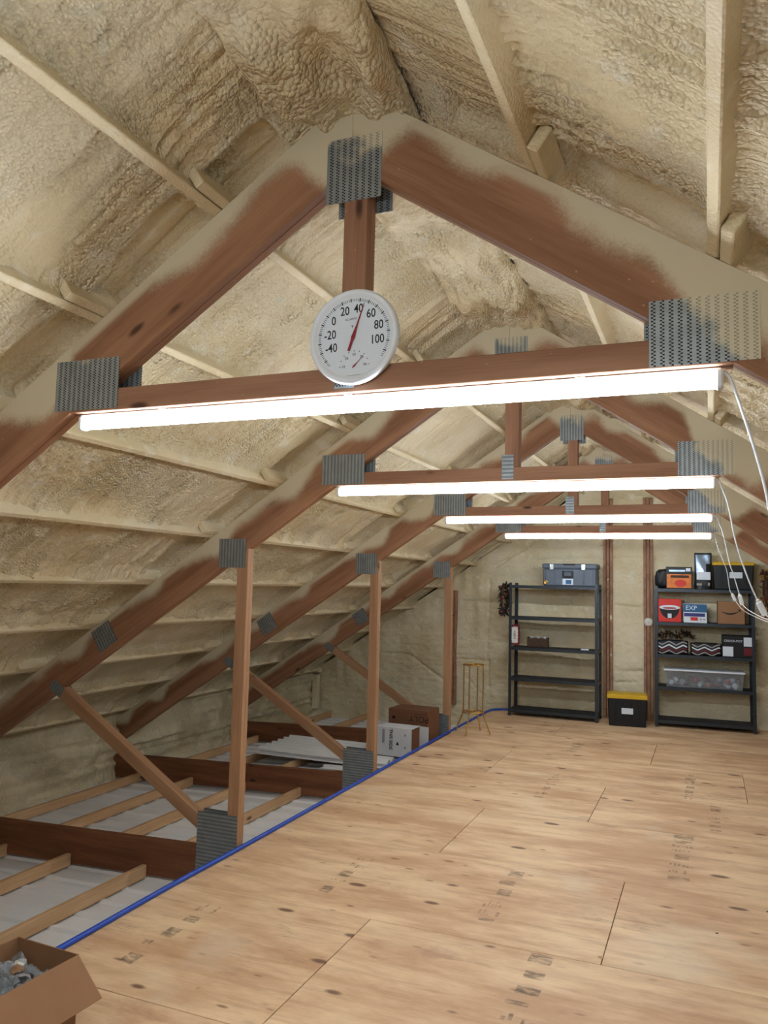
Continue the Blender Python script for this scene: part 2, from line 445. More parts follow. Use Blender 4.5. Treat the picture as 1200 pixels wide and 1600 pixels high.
def lathe(name, prof, mat, parent=None, mtx=None, seg=48, smooth_=True):
    """profile (radius, height) about the own z axis"""
    bm = bmesh.new(); rings = []
    for r, h in prof:
        rings.append([bm.verts.new((r * math.cos(2 * PI * k / seg), r * math.sin(2 * PI * k / seg), h)) for k in range(seg)])
    for A, B in zip(rings, rings[1:]):
        for k in range(seg): bm.faces.new((A[k], A[(k + 1) % seg], B[(k + 1) % seg], B[k]))
    bm.faces.new(rings[0][::-1]); bm.faces.new(rings[-1])
    bmesh.ops.recalc_face_normals(bm, faces=bm.faces)
    return bm_obj(name, bm, mat, parent, mtx, smooth_)

def spline(pts, n=8):
    """Catmull-Rom through the points"""
    P = [Vector(p) for p in pts]; out = []
    for i in range(len(P) - 1):
        p0 = P[max(i - 1, 0)]; p1 = P[i]; p2 = P[i + 1]; p3 = P[min(i + 2, len(P) - 1)]
        for k in range(n):
            t = k / n
            out.append(0.5 * ((2 * p1) + (p2 - p0) * t + (2 * p0 - 5 * p1 + 4 * p2 - p3) * t * t + (3 * p1 - p0 - 3 * p2 + p3) * t ** 3))
    out.append(P[-1])
    return out

def text(name, body, size, mat, parent, mtx, align='CENTER', extrude=0.0004, offset=0.0):
    cu = bpy.data.curves.new('tmp', 'FONT'); cu.body = body; cu.size = size; cu.align_x = align; cu.align_y = 'CENTER'
    cu.extrude = extrude; cu.offset = offset; cu.resolution_u = 3
    t = bpy.data.objects.new('tmp', cu); COL.objects.link(t)
    dg = bpy.context.evaluated_depsgraph_get()
    me = bpy.data.meshes.new_from_object(t.evaluated_get(dg)); me.name = name
    bpy.data.objects.remove(t); bpy.data.curves.remove(cu)
    me.materials.clear(); me.materials.append(M[mat])
    o = bpy.data.objects.new(name, me); o.matrix_basis = mtx
    return link(o, parent)

FRONT = rx(PI / 2)        # turns the xy plane to face -y

def empty(name, loc=(0, 0, 0), rot=0.0, parent=None):
    o = bpy.data.objects.new(name, None); o.empty_display_size = 0.1
    o.matrix_basis = tr(*loc) @ rz(rot)
    return link(o, parent)

def tag(o, label, cat, group=None):
    o['label'] = label; o['category'] = cat
    if group: o['group'] = group
    return o

def struct(o, label=None):
    o['kind'] = 'structure'
    if label: o['label'] = label
    return o

# ------------------------------------------------------------------ numpy noise for the foam
def vnoise(x, y, seed):
    xi = np.floor(x).astype(np.int64); yi = np.floor(y).astype(np.int64)
    fx = x - xi; fy = y - yi
    fx = fx * fx * fx * (fx * (fx * 6 - 15) + 10); fy = fy * fy * fy * (fy * (fy * 6 - 15) + 10)
    def h(a, b):
        n = (a * 374761393 + b * 668265263 + seed * 974634777) & 0xFFFFFFFF
        n = ((n ^ (n >> 13)) * 1274126177) & 0xFFFFFFFF
        return ((n ^ (n >> 16)) & 0xFFFF) / 32767.5 - 1.0
    a = h(xi, yi); b = h(xi + 1, yi); c = h(xi, yi + 1); d = h(xi + 1, yi + 1)
    return (a + (b - a) * fx) * (1 - fy) + (c + (d - c) * fx) * fy

def fbm(x, y, seed, o=3):
    s = 0; a = 1.0
    for k in range(o):
        s = s + a * vnoise(x * 2 ** k + 13.7 * k, y * 2 ** k + 7.1 * k, seed + k); a *= 0.5
    return s

def grid_obj(name, P, mat, parent=None, flip=False):
    """P: (n, m, 3) array of points"""
    n, m = P.shape[:2]
    idx = np.arange(n * m).reshape(n, m)
    q = np.stack([idx[:-1, :-1], idx[1:, :-1], idx[1:, 1:], idx[:-1, 1:]], -1).reshape(-1, 4)
    if flip: q = q[:, ::-1]
    me = bpy.data.meshes.new(name)
    me.vertices.add(n * m); me.vertices.foreach_set('co', P.reshape(-1).astype(np.float32))
    me.loops.add(q.size); me.loops.foreach_set('vertex_index', q.reshape(-1).astype(np.int32))
    me.polygons.add(len(q)); me.polygons.foreach_set('loop_start', (np.arange(len(q)) * 4).astype(np.int32))
    me.polygons.foreach_set('loop_total', np.full(len(q), 4, np.int32))
    me.polygons.foreach_set('use_smooth', np.ones(len(q), bool))
    me.update(calc_edges=True)
    me.materials.append(M[mat])
    return link(bpy.data.objects.new(name, me), parent)

# ------------------------------------------------------------------ the roof: foam, purlins
ceiling = struct(empty('ceiling', (XM, 0, 0)), 'pitched roof lined with cream spray foam between purlins')
PUR_L = [-1.73, -2.28, -2.83, -3.37, -3.90, -4.43, -4.98, -5.52, -6.06]
PUR_R = [-0.52, 0.02, 0.57, 1.12, 1.66, 2.2, 2.75, 3.3, 3.84]
S_PUR = {-1: [(XM - x) / CT for x in PUR_L], 1: [(x - XM) / CT for x in PUR_R]}
PUR_W, PUR_H = 0.038, 0.14

def slope_pt(sg, s, off):
    """point on a roof slope: s down the slope from the ridge, off above the rafters' upper edge (x relative to ridge)"""
    return sg * (s * CT + off * ST), ZTOP - s * ST + off * CT

def foam_slope(sg, seed):
    fine_to = 5.2
    ys = np.concatenate([np.arange(Y_REAR, 0.4, 0.06), np.arange(0.4, fine_to, 0.0115), np.arange(fine_to, Y_BACK + 0.04, 0.024)])
    smax = X_EAVE / CT + 0.25
    if sg < 0: ss = np.concatenate([np.arange(-0.1, 4.2, 0.0125), np.arange(4.2, smax, 0.02)])
    else: ss = np.concatenate([np.arange(-0.1, 2.6, 0.0125), np.arange(2.6, smax, 0.05)])
    S, Y = np.meshgrid(ss, ys, indexing='ij')
    sp = np.array(S_PUR[sg])
    j = np.argmin(np.abs(S[..., None] - sp), -1)
    dp = S - sp[j]                                   # signed distance to the nearest purlin
    bay = np.searchsorted(sp, ss)[:, None] * np.ones_like(Y)
    bseed = bay * 5.37
    off = 0.088 + 0.012 * fbm(S * 1.1 + bseed, Y * 0.9, seed, 2)
    warp = 0.05 * vnoise(S * 2.0, Y * 2.0, seed + 40)
    rip = vnoise((Y + warp) * 15.0 + bseed * 3, S * 0.9 + bseed, seed + 3)
    rid = 1 - np.abs(vnoise((Y + warp * 0.7) * 7.5 + bseed, S * 0.7 + bseed, seed + 23)) * 2.4
    rip = 0.55 * rip + 1.3 * np.clip(rid, 0, 1) ** 2.2
    amp = 0.75 + 0.4 * vnoise(Y * 0.9 + bseed, S * 1.6, seed + 9)
    off += -0.027 * amp * rip
    off += -0.011 * vnoise((Y + warp) * 34.0, S * 4.5 + bseed, seed + 5) * (0.4 + 0.6 * amp)
    cells = np.abs(vnoise(Y * 42, S * 30, seed + 6)) + np.abs(vnoise(Y * 60 + 3, S * 52, seed + 7))
    rough = 0.5 + 0.5 * vnoise(Y * 1.4 + 9, S * 1.8 + bseed, seed + 8)
    off += 0.014 * (cells - 0.8) * np.clip(rough, 0.15, 1)
    # the foam climbs down the purlin sides, more on the uphill side
    lip = np.exp(-np.abs(dp) / 0.028)
    side = np.where(dp < 0, 0.058, 0.03) * (1 + 0.35 * fbm(Y * 6, S * 2, seed + 12, 2))
    off -= side * lip
    # thicker swell under the lower purlins
    low = np.clip((S - 2.2) / 1.5, 0, 1)
    off -= low * 0.03 * np.exp(-((dp + 0.045) / 0.05) ** 2) * (1 + 0.5 * fbm(Y * 5, S, seed + 14, 2))
    # the trusses shaded the spray: thinner foam right above them
    for ty in TY:
        g = np.clip((Y - ty + 0.115 + 0.03 * vnoise(S * 5, S * 0, seed + 30)) / 0.05, 0, 1) * np.clip((ty + 0.20 - Y) / 0.05, 0, 1)
        off += 0.085 * g * (np.abs(dp) > 0.05) * (S > 0.32)
    off = np.maximum(off, 0.006)
    X = sg * (S * CT + off * ST); Z = ZTOP - S * ST + off * CT
    return grid_obj('foam_slope', np.stack([X, Y, Z], -1), 'foam', ceiling, flip=(sg > 0))

foam_slope(-1, 11)
foam_slope(1, 57)

# ridge mass
def ridge():
    ys = np.concatenate([np.arange(Y_REAR, 0.4, 0.06), np.arange(0.4, 5.2, 0.012), np.arange(5.2, Y_BACK + 0.03, 0.025)])
    a = np.linspace(-PI, 0, 64)
    A, Y = np.meshgrid(a, ys, indexing='ij')
    k = 1 + 0.30 * fbm(A * 1.6, Y * 3.2, 71, 3) + 0.08 * np.abs(vnoise(A * 7, Y * 22, 75))
    w = 0.235 + 0.03 * vnoise(Y * 1.5, Y * 0, 77); h = 0.15
    X = w * np.cos(A) * (0.85 + 0.15 * k); Z = ZTOP + 0.045 + h * np.sin(A) * k
    Z = Z - 0.45 * np.abs(X) + 0.015 - 0.03 * np.abs(fbm(X * 9, Y * 5, 79, 2))
    return grid_obj('ridge_foam', np.stack([X, Y, Z], -1), 'foam_ridge', ceiling)
ridge()

# purlins with scabs beside them at each truss
pb = bmesh.new(); bm_box(pb, (0, (Y_BACK + Y_REAR) / 2, 0), (PUR_W, Y_BACK - Y_REAR, PUR_H), 0.004)
PUR_MESH = None
SCAB_MESH = None
for sg in (-1, 1):
    for i, s in enumerate(S_PUR[sg]):
        x, z = slope_pt(sg, s, PUR_H / 2 + 0.002)
        m = tr(x, 0, z) @ ry(sg * TH)
        if PUR_MESH is None:
            PUR_MESH = bm_obj('purlin', pb, 'foam_thin', ceiling, m)
        else: shared(PUR_MESH, 'purlin', ceiling, m)
        for ty in TY:
            if i > 6: continue
            up = -1
            sc = s + (0.044 if sg > 0 else -0.044)
            x, z = slope_pt(sg, sc, 0.044)
            ln = 0.30
            m = tr(x, ty - 0.04 + 0.03 * math.sin(i * 3 + ty), z) @ ry(sg * TH)
            if SCAB_MESH is None: SCAB_MESH = box('purlin_scab', (0, 0, 0), (0.04, ln, 0.086), 'foam_thin', ceiling, 0.004); SCAB_MESH.matrix_basis = m
            else: shared(SCAB_MESH, 'purlin_scab', ceiling, m)

# ------------------------------------------------------------------ gable wall behind the shelves, eave walls
def roof_z(x, off=0.06): return ZTOP - np.abs(x - XM) * SLOPE + off / CT

def gable(name, ybase, sgn, seed, res):
    xs = np.arange(XM - X_EAVE - 0.05, XM + X_EAVE + 0.05, res); ts = np.linspace(0, 1, int(4 / res))
    Xg, Tg = np.meshgrid(xs, ts, indexing='ij')
    Zg = Z_LINER - 0.15 + (roof_z(Xg) - Z_LINER + 0.15) * Tg
    d = 0.03 * fbm(Xg * 1.3, Zg * 1.1, seed, 2) + 0.012 * vnoise(Xg * 9, Zg * 1.4, seed + 4) + 0.008 * fbm(Xg * 12, Zg * 16, seed + 5, 2)
    d += 0.010 * np.abs(vnoise(Xg * 2.2, Zg * 22, seed + 7)) * np.clip(vnoise(Xg * 0.7, Zg * 1.6, seed + 8) + 0.3, 0, 1)
    segs = [((-3.72, 0.715), (-3.18, 0.705)), ((-3.18, 0.71), (-3.175, 0.28)), ((-4.49, 0.735), (-3.9, 0.36)), ((-4.95, 0.73), (-4.49, 0.735)), ((-3.08, 2.17), (-2.5, 2.54)),
            ((-3.5, 0.40), (-3.28, 0.17)), ((-3.2, 0.75), (-3.17, 1.95)), ((-1.27, 0.66), (-0.86, 0.68)), ((-1.27, 0.50), (-1.0, 0.52)), ((-1.27, 1.62), (-0.86, 1.60)), ((-2.6, 2.28), (-0.6, 2.33)), ((-3.6, 1.62), (-3.0, 1.63))]
    if sgn > 0:
        for (ax, az), (bx, bz) in segs:
            L2 = (bx - ax) ** 2 + (bz - az) ** 2
            t = np.clip(((Xg - ax) * (bx - ax) + (Zg - az) * (bz - az)) / L2, 0, 1)
            wob = 0.012 * vnoise(Xg * 14, Zg * 14, 5)
            dist = np.hypot(Xg - ax - t * (bx - ax), Zg - az - t * (bz - az)) + wob
            d -= 0.038 * np.exp(-(dist / 0.014) ** 2)
    Yg = ybase - sgn * (d + 0.02)
    return grid_obj(name, np.stack([Xg, Yg, Zg], -1), 'foam_wall', None, flip=(sgn < 0))

wall_back = struct(gable('wall_back', Y_BACK, 1, 21, 0.02), 'foam-covered gable wall behind the shelving')
wall_front = struct(gable('wall_front', Y_REAR, -1, 31, 0.08), 'foam-covered gable wall behind the viewer')

def eave(name, sg, seed):
    ys = np.arange(Y_REAR, Y_BACK + 0.03, 0.03); zs = np.linspace(Z_LINER - 0.15, 0.36, 44)
    Yg, Zg = np.meshgrid(ys, zs, indexing='ij')
    d = 0.05 * fbm(Yg * 1.2, Zg * 3, seed, 2) + 0.03 * vnoise(Yg * 1.0, Zg * 22, seed + 2) + 0.02 * fbm(Yg * 9, Zg * 12, seed + 3, 2)
    Xg = XM + sg * (X_EAVE - 0.16 + 0.10 * (Zg > 9) - d)
    return grid_obj(name, np.stack([Xg, Yg, Zg], -1), 'foam', None, flip=(sg < 0))
wall_left = struct(eave('wall_left', -1, 41), 'low foam wall at the left eave')
wall_right = struct(eave('wall_right', 1, 47), 'low foam wall at the right eave')

# studs showing through the back wall
for x0, n, z1 in ((-1.44, 3, 3.2), (-0.875, 3, 3.2), (-3.77, 2, 1.78)):
    for k in range(n):
        box('stud', (x0 + k * 0.047 + 0.02, Y_BACK - 0.05 - 0.012 * (k % 2), (z1 - 0.0) / 2), (0.038, 0.06, z1), 'wood', wall_back, 0.004)
for (x, z, r) in ((-1.33, 1.44, 0.05), (-1.37, 2.0, 0.03), (-1.33, 0.9, 0.03)):
    bm = bmesh.new(); bmesh.ops.create_icosphere(bm, subdivisions=2, radius=r)
    for v in bm.verts: v.co = Vector((v.co.x * 0.35, v.co.y * 0.35, v.co.z)) * (1 + 0.25 * random.uniform(-1, 1))
    bm_obj('foam_dab', bm, 'foam_thin', wall_back, tr(x, Y_BACK - 0.085, z), True)
# post in the far left corner
box('corner_post', (-6.12, Y_BACK - 0.10, 0.03), (0.10, 0.10, 0.56), 'foam_thin', wall_back, 0.006)
box('corner_header', (-6.22, Y_BACK - 0.08, 0.36), (0.34, 0.10, 0.05), 'foam_thin', wall_back, 0.006, ry(-0.12))

# ------------------------------------------------------------------ floor: plywood, joists, steel liner
floor = struct(empty('floor', (-1.165, 0, 0)), 'plywood walkway over joists and white steel liner')
FX = -1.165
X_L, X_R = -3.045, 0.72
rows = [(-5.51 + 1.22 * k) for k in range(0, 15)]
cuts = {3.03: [-1.77, 0.67], 4.25: [-0.52], 5.47: [-1.77], 6.69: [-0.92], 7.91: [-2.1, 0.3], 9.13: [-0.6], 10.35: [-1.85], 11.57: [-0.2]}
ply_cache = {}
for y in rows:
    ya, yb = max(y, Y_REAR), min(y + 1.22, Y_BACK - 0.02)
    if yb <= ya: continue
    cs = [X_L] + [c for c in cuts.get(round(y, 2), [-1.2]) if X_L < c < X_R - 0.05] + [X_R]
    for a, b in zip(cs, cs[1:]):
        g = 0.0022
        box('plywood_sheet', ((a + b) / 2 - FX, (ya + yb) / 2, -0.0095 + random.uniform(-0.0008, 0.0003)), (b - a - 2 * g, yb - ya - 2 * g, 0.019), 'plywood', floor, 0.0018)

# worn ink stamps on the sheets (illegible)
stamps = [(-2.72, -2.59, 3.27, 4.12), (-2.23, -2.12, 4.48, 5.12), (-0.88, -0.74, 3.30, 4.22), (-1.48, -1.36, 7.25, 8.2), (-1.55, -1.40, 9.3, 10.1), (-0.27, -0.12, 5.65, 6.62), (-0.24, -0.14, 7.8, 8.9), (-0.03, 0.08, 6.9, 7.8), (-1.25, -1.13, 4.5, 5.3), (-2.15, -2.0, 10.6, 11.2)]
for (a, b, c, d) in stamps:
    bm = bmesh.new(); y = c
    while y < d:
        h = random.choice((0.05, 0.09, 0.13)); kind = random.random()
        if kind < 0.5:      # solid block
            x0 = a + random.uniform(0, 0.03); x1 = b - random.uniform(0, 0.03)
            q = [(x0, y), (x1, y), (x1, y + h * 0.8), (x0, y + h * 0.8)]
            bm.faces.new([bm.verts.new((p[0] - FX, p[1], 0.0006)) for p in q])
        else:               # rows of short strokes
            x = a
            while x < b - 0.012:
                w = random.uniform(0.006, 0.022)
                if random.random() < 0.75:
                    o = random.uniform(0, 0.02); hh = h * random.uniform(0.3, 0.85)
                    q = [(x, y + o), (x + w, y + o), (x + w, y + o + hh), (x, y + o + hh)]
                    bm.faces.new([bm.verts.new((p[0] - FX, p[1], 0.0006)) for p in q])
                x += w + random.uniform(0.006, 0.016)
        y += h + random.uniform(0.02, 0.08)
    bm_obj('ink_stamp', bm, 'ink', floor)

# screw dimples and open knot holes
for (x, y, r) in ((-2.19, 3.22, 0.012), (-1.53, 5.3, 0.018), (-0.53, 4.33, 0.016), (-0.545, 5.15, 0.016), (-2.4, 5.9, 0.012), (0.02, 4.9, 0.009), (0.3, 5.35, 0.01), (-1.78, 5.75, 0.014), (-1.76, 6.58, 0.014)):
    bm = bmesh.new(); bmesh.ops.create_circle(bm, cap_ends=True, segments=14, radius=r)
    bm_obj('knot_plug', bm, 'joist' if r > 0.011 else 'ink_black', floor, tr(x - FX, y, 0.0007))

# joists between the bottom chords
JX = [-3.85, -4.53, -5.18, -5.86]
ys_b = [Y_REAR] + TY + [Y_BACK]
jm = {}
for side in (0, 1):
    for jx in JX:
        x = jx if side == 0 else 2 * XM - jx
        for a, b in zip(ys_b, ys_b[1:]):
            a2 = a + (0.08 if a in TY else 0.02); ln = b - a2 - 0.004
            key = round(ln, 3)
            m = tr(x - FX + random.uniform(-0.02, 0.02), (a2 + b) / 2, Z_LINER + 0.046 + sag(x)) @ rz(PI / 2)
            if key not in jm:
                jm[key] = box('joist', (0, 0, 0), (ln, 0.038, 0.089), 'joist', floor, 0.003); jm[key].matrix_basis = m
            else: shared(jm[key], 'joist', floor, m)

# ribbed steel liner panels: ribs run across the building
def ribbed(name, w, ln, pitch, rib, mat, parent, mtx, th=0.0015):
    """panel of width w (own y) and length ln (own x), trapezoid ribs every pitch"""
    prof = []; y = -w / 2
    while y < w / 2 - pitch * 0.5:
        prof += [(y, 0), (y + pitch - 0.06, 0), (y + pitch - 0.042, rib), (y + pitch - 0.018, rib)]
        y += pitch
    prof.append((w / 2, 0))
    v = []; f = []
    for yy, zz in prof:
        v += [(-ln / 2, yy, zz), (ln / 2, yy, zz), (-ln / 2, yy, zz - th), (ln / 2, yy, zz - th)]
    for i in range(len(prof) - 1):
        a, b = 4 * i, 4 * (i + 1)
        f += [(a, a + 1, b + 1, b), (a + 2, b + 2, b + 3, a + 3), (a, b, b + 2, a + 2), (a + 1, a + 3, b + 3, b + 1)]
    f += [(0, 2, 3, 1), (len(v) - 4, len(v) - 3, len(v) - 1, len(v) - 2)]
    return mesh_obj(name, v, f, mat, parent, mtx)
first = None; y = Y_REAR + 0.457
while y < Y_BACK + 0.4:
    for side in (-1, 1):
        m = tr(side * 3.55, y, Z_LINER - 0.018 + sag(XM + 3.55)) @ ry(side * math.atan(E_SL))
        if first is None: first = ribbed('steel_panel', 0.912, 3.7, 0.228, 0.018, 'steel', floor, m)
        else: shared(first, 'steel_panel', floor, m)
    y += 0.914

# ------------------------------------------------------------------ trusses
def build_truss():
    """parts relative to the ridge line x and the front face y"""
    root = empty('roof_truss')
    rel = lambda pts: [(p[0] - XM, p[1]) for p in pts]
    lo = lambda x: ZTOP - abs(x - XM) * SLOPE - VD      # lower rafter edge
    hi = lambda x: ZTOP - abs(x - XM) * SLOPE
    for p in (0, 1):
        a, b = p * (PLY + 0.0015), p * (PLY + 0.0015) + PLY
        for sg in (-1, 1):
            xe = XM + sg * 5.16; xl = XM + sg * (ZTOP - VD + 0.02) / SLOPE
            prism('rafter', rel([(XM, hi(XM)), (XM, lo(XM)), (xl, -0.02), (xe, -0.02), (xe, hi(xe))]), a, b, -sg * TH, 'rafter', root)
            xp = -3.147 if sg < 0 else 2 * XM + 3.147; xq = -3.058 if sg < 0 else 2 * XM + 3.058
            prism('post', rel([(xp, -0.02), (xq, -0.02), (xq, lo(xq)), (xp, lo(xp))]), a, b, PI / 2, 'post', root)
            # diagonal web from the foot of the post out to the rafter
            A = Vector((-3.20, 0.03)); B = Vector((-4.78, 0.99)); d = (B - A).normalized(); n = Vector((-d.y, d.x)) * 0.0445
            q = [A + n, A - n]
            def hit(P):
                t = (P.y - (ZTOP - VD - SLOPE * (XM - P.x))) / (d.x * SLOPE - d.y)
                return P + d * t
            poly = [A + n, hit(A + n), hit(A - n), A - n]
            poly = [(p_.x, p_.y) if sg < 0 else (2 * XM - p_.x, p_.y) for p_ in poly]
            prism('web', rel(poly), a, b, math.atan2(d.y, d.x * (-sg)) if sg > 0 else math.atan2(d.y, d.x), 'post', root)
        xa = (ZTOP - VD - Z_COLLAR) / SLOPE; xb = (ZTOP - VD - Z_COLLAR - 0.089) / SLOPE
        prism('collar_beam', [(-xa, Z_COLLAR), (xa, Z_COLLAR), (xb, Z_COLLAR + 0.089), (-xb, Z_COLLAR + 0.089)], a, b, 0, 'wood', root)
        k0, k1 = 0.02 - 0.045, 0.02 + 0.045
        prism('king_post', [(k0, Z_COLLAR + 0.089), (k1, Z_COLLAR + 0.089), (k1, lo(XM + k1)), (0, lo(XM)), (k0, lo(XM + k0))], a, b, PI / 2, 'wood', root)
        dz = sag(XM + 5.16)
        prism('bottom_chord', [(-5.16, -0.272 + dz), (-2.135, -0.272), (2.135, -0.272), (5.16, -0.272 + dz), (5.16, -0.022 + dz), (2.135, -0.022), (-2.135, -0.022), (-5.16, -0.022 + dz)], a, b, 0, 'chord', root)
    def plate(x0, x1, z0, z1, mat, ang=0.0, back=(0.0, 0.0), vert=True):
        w, h = x1 - x0, z1 - z0
        if not vert: w, h, ang = h, w, ang + PI / 2
        c = ((x0 + x1) / 2 - XM, (z0 + z1) / 2)
        bm = bmesh.new(); bm_box(bm, (0, 0, 0), (w, 0.0024, h))
        o = bm_obj('truss_plate', bm, mat, root, tr(c[0], -0.0014, c[1]) @ ry(-ang))
        bk = shared(o, 'truss_plate', root, tr(c[0] + back[0], 2 * PLY + 0.0035, c[1] + back[1]) @ ry(-ang))
        return o
    plate(-1.262, -1.048, 3.225, 3.465, 'plate_spray', back=(0.012, -0.02))
    plate(-2.485, -2.163, 2.541, 2.748, 'plate_half', back=(0.045, 0.02))
    plate(-0.157, 0.147, 2.536, 2.738, 'plate_right', back=(-0.02, 0.01))
    plate(-1.208, -1.132, 2.545, 2.70, 'plate', vert=False)
    plate(-3.305, -3.08, 1.957, 2.165, 'plate')
    plate(-3.393, -3.064, -0.215, 0.222, 'plate', vert=False)
    plate(-4.415, -4.225, 1.32, 1.50, 'plate_half', ang=TH)
    plate(-4.83, -4.70, 0.94, 1.03, 'plate', ang=-0.55)
    plate(2 * XM + 3.08, 2 * XM + 3.305, 1.957, 2.165, 'plate')
    plate(2 * XM + 3.064, 2 * XM + 3.393, -0.215, 0.222, 'plate', vert=False)
    return root

def copy_tree(o):
    c = o.copy(); COL.objects.link(c)
    for ch in list(o.children):
        d = ch.copy(); COL.objects.link(d); d.parent = c
    return c
t_lab = ['roof truss overhead at the viewer, outside the picture', 'nearest roof truss, with the round thermometer on its collar beam',
         'second roof truss, whose left post is the largest and nearest one in view', 'third roof truss, seen through the second one', 'farthest roof truss, standing closest to the shelving']
proto = build_truss(); trusses = []
for k, ty in enumerate(TY):
    t = proto if k == 0 else copy_tree(proto)
    t.matrix_basis = tr(XM, ty, 0)
    tag(t, t_lab[k], 'roof truss', 'double wooden roof trusses')
    trusses.append(t)

# ------------------------------------------------------------------ lamps under the collar beams
def build_lamp():
    root = empty('led_light_bar')
    L = 2.42
    # housing: shallow tray above the tube, screwed to the beam
    bm = bmesh.new(); bm_box(bm, (0, 0, 0.009), (L, 0.03, 0.014), 0.003)
    bm_obj('housing', bm, 'white', root)
    prof = [(-0.022, 0.002), (-0.022, -0.02), (-0.015, -0.038), (0.0, -0.045), (0.015, -0.038), (0.022, -0.02), (0.022, 0.002)]
    v = []; f = []; n = len(prof)
    for sx in (-L / 2 + 0.02, L / 2 - 0.02):
        v += [(sx, y, z) for y, z in prof]
    for i in range(n): f.append((i, (i + 1) % n, n + (i + 1) % n, n + i))
    f += [tuple(range(n))[::-1], tuple(range(n, 2 * n))]
    mesh_obj('diffuser', v, f, 'lamp', root, None, False)
    for sx in (-1, 1):
        box('end_cap', (sx * (L / 2 - 0.008), 0, -0.019), (0.022, 0.047, 0.056), 'white', root, 0.006)
    for sx in (-0.8, 0, 0.8):
        box('clip', (sx * 1.0, 0, 0.0165), (0.03, 0.036, 0.004), 'chrome', root, 0.001)
    return root
l_lab = ['white light bar overhead at the viewer, outside the picture', 'nearest glowing light bar, below the thermometer', 'second glowing light bar from the viewer, under the second truss',
         'third glowing light bar from the viewer, second shortest in the picture', 'farthest and shortest glowing light bar, above the shelving']
lp = build_lamp()
for k, ty in enumerate(TY):
    l = lp if k == 0 else copy_tree(lp)
    l.matrix_basis = tr(-1.165, ty + 0.040, Z_COLLAR - 0.0195)
    tag(l, l_lab[k], 'light bar', 'light bars under the collar beams')

# cords hanging from the right ends of the lamps
def cord(ty, pts, label, plug, tail=None):
    root = empty('power_cord', (pts[0][0], ty + 0.04, pts[0][1]))
    o = Vector((pts[0][0], ty + 0.04, pts[0][1]))
    P = [Vector((x, ty + 0.04, z)) - o for x, z in pts]
    tube('cable', spline(P, 6), 0.0042, 'white', root, 8)
    if plug:
        a, b = P[-2], P[-1]; d = (b - a).normalized()
        ang = math.atan2(d.z, d.x)
        box('connector', b + d * 0.035, (0.085, 0.026, 0.034), 'white', root, 0.006, ry(-ang))
        box('connector_collar', b - d * 0.012, (0.018, 0.016, 0.02), 'cream', root, 0.004, ry(-ang))
    if tail:
        tube('lead', spline([b + d * 0.07] + [Vector(p) - o for p in tail], 8), 0.0035, 'cream', root, 8)
    tag(root, label, 'power cord', 'white lamp cords')
cord(TY[1], [(0.036, 2.512), (0.052, 2.515), (0.070, 2.485), (0.090, 2.42), (0.122, 2.305), (0.153, 2.173), (0.18, 2.02), (0.26, 1.82)], 'white cord dropping from the nearest light bar along the right picture edge', False)
cord(TY[2], [(0.040, 2.512), (0.06, 2.51), (0.080, 2.46), (0.111, 2.361), (0.142, 2.177), (0.18, 2.031), (0.225, 1.895), (0.262, 1.81)], 'white cord from the second light bar, with the largest connector at its end', True,
     [(0.36, TY[2] - 0.05, 1.70), (0.50, TY[2] - 0.2, 1.66), (0.66, TY[2] - 0.3, 1.62)])
cord(TY[3], [(0.046, 2.512), (0.07, 2.51), (0.095, 2.44), (0.122, 2.355), (0.169, 2.109), (0.193, 2.027), (0.225, 1.91), (0.245, 1.83)], 'white cord from the third light bar, the middle one of three hanging cords', True,
     [(0.30, TY[3] - 0.3, 1.72), (0.36, TY[3] - 1.4, 1.69), (0.46, TY[2] + 0.4, 1.70), (0.66, TY[2] - 0.2, 1.66)])
cord(TY[4], [(0.048, 2.512), (0.07, 2.51), (0.09, 2.43), (0.113, 2.332), (0.191, 2.114), (0.221, 1.897), (0.25, 1.83)], 'white cord from the farthest light bar, leftmost of the hanging cords', True,
     [(0.33, TY[4] - 0.5, 1.68), (0.36, TY[4] - 2.0, 1.66), (0.40, TY[4] - 3.8, 1.66), (0.66, TY[2] - 0.1, 1.60)])

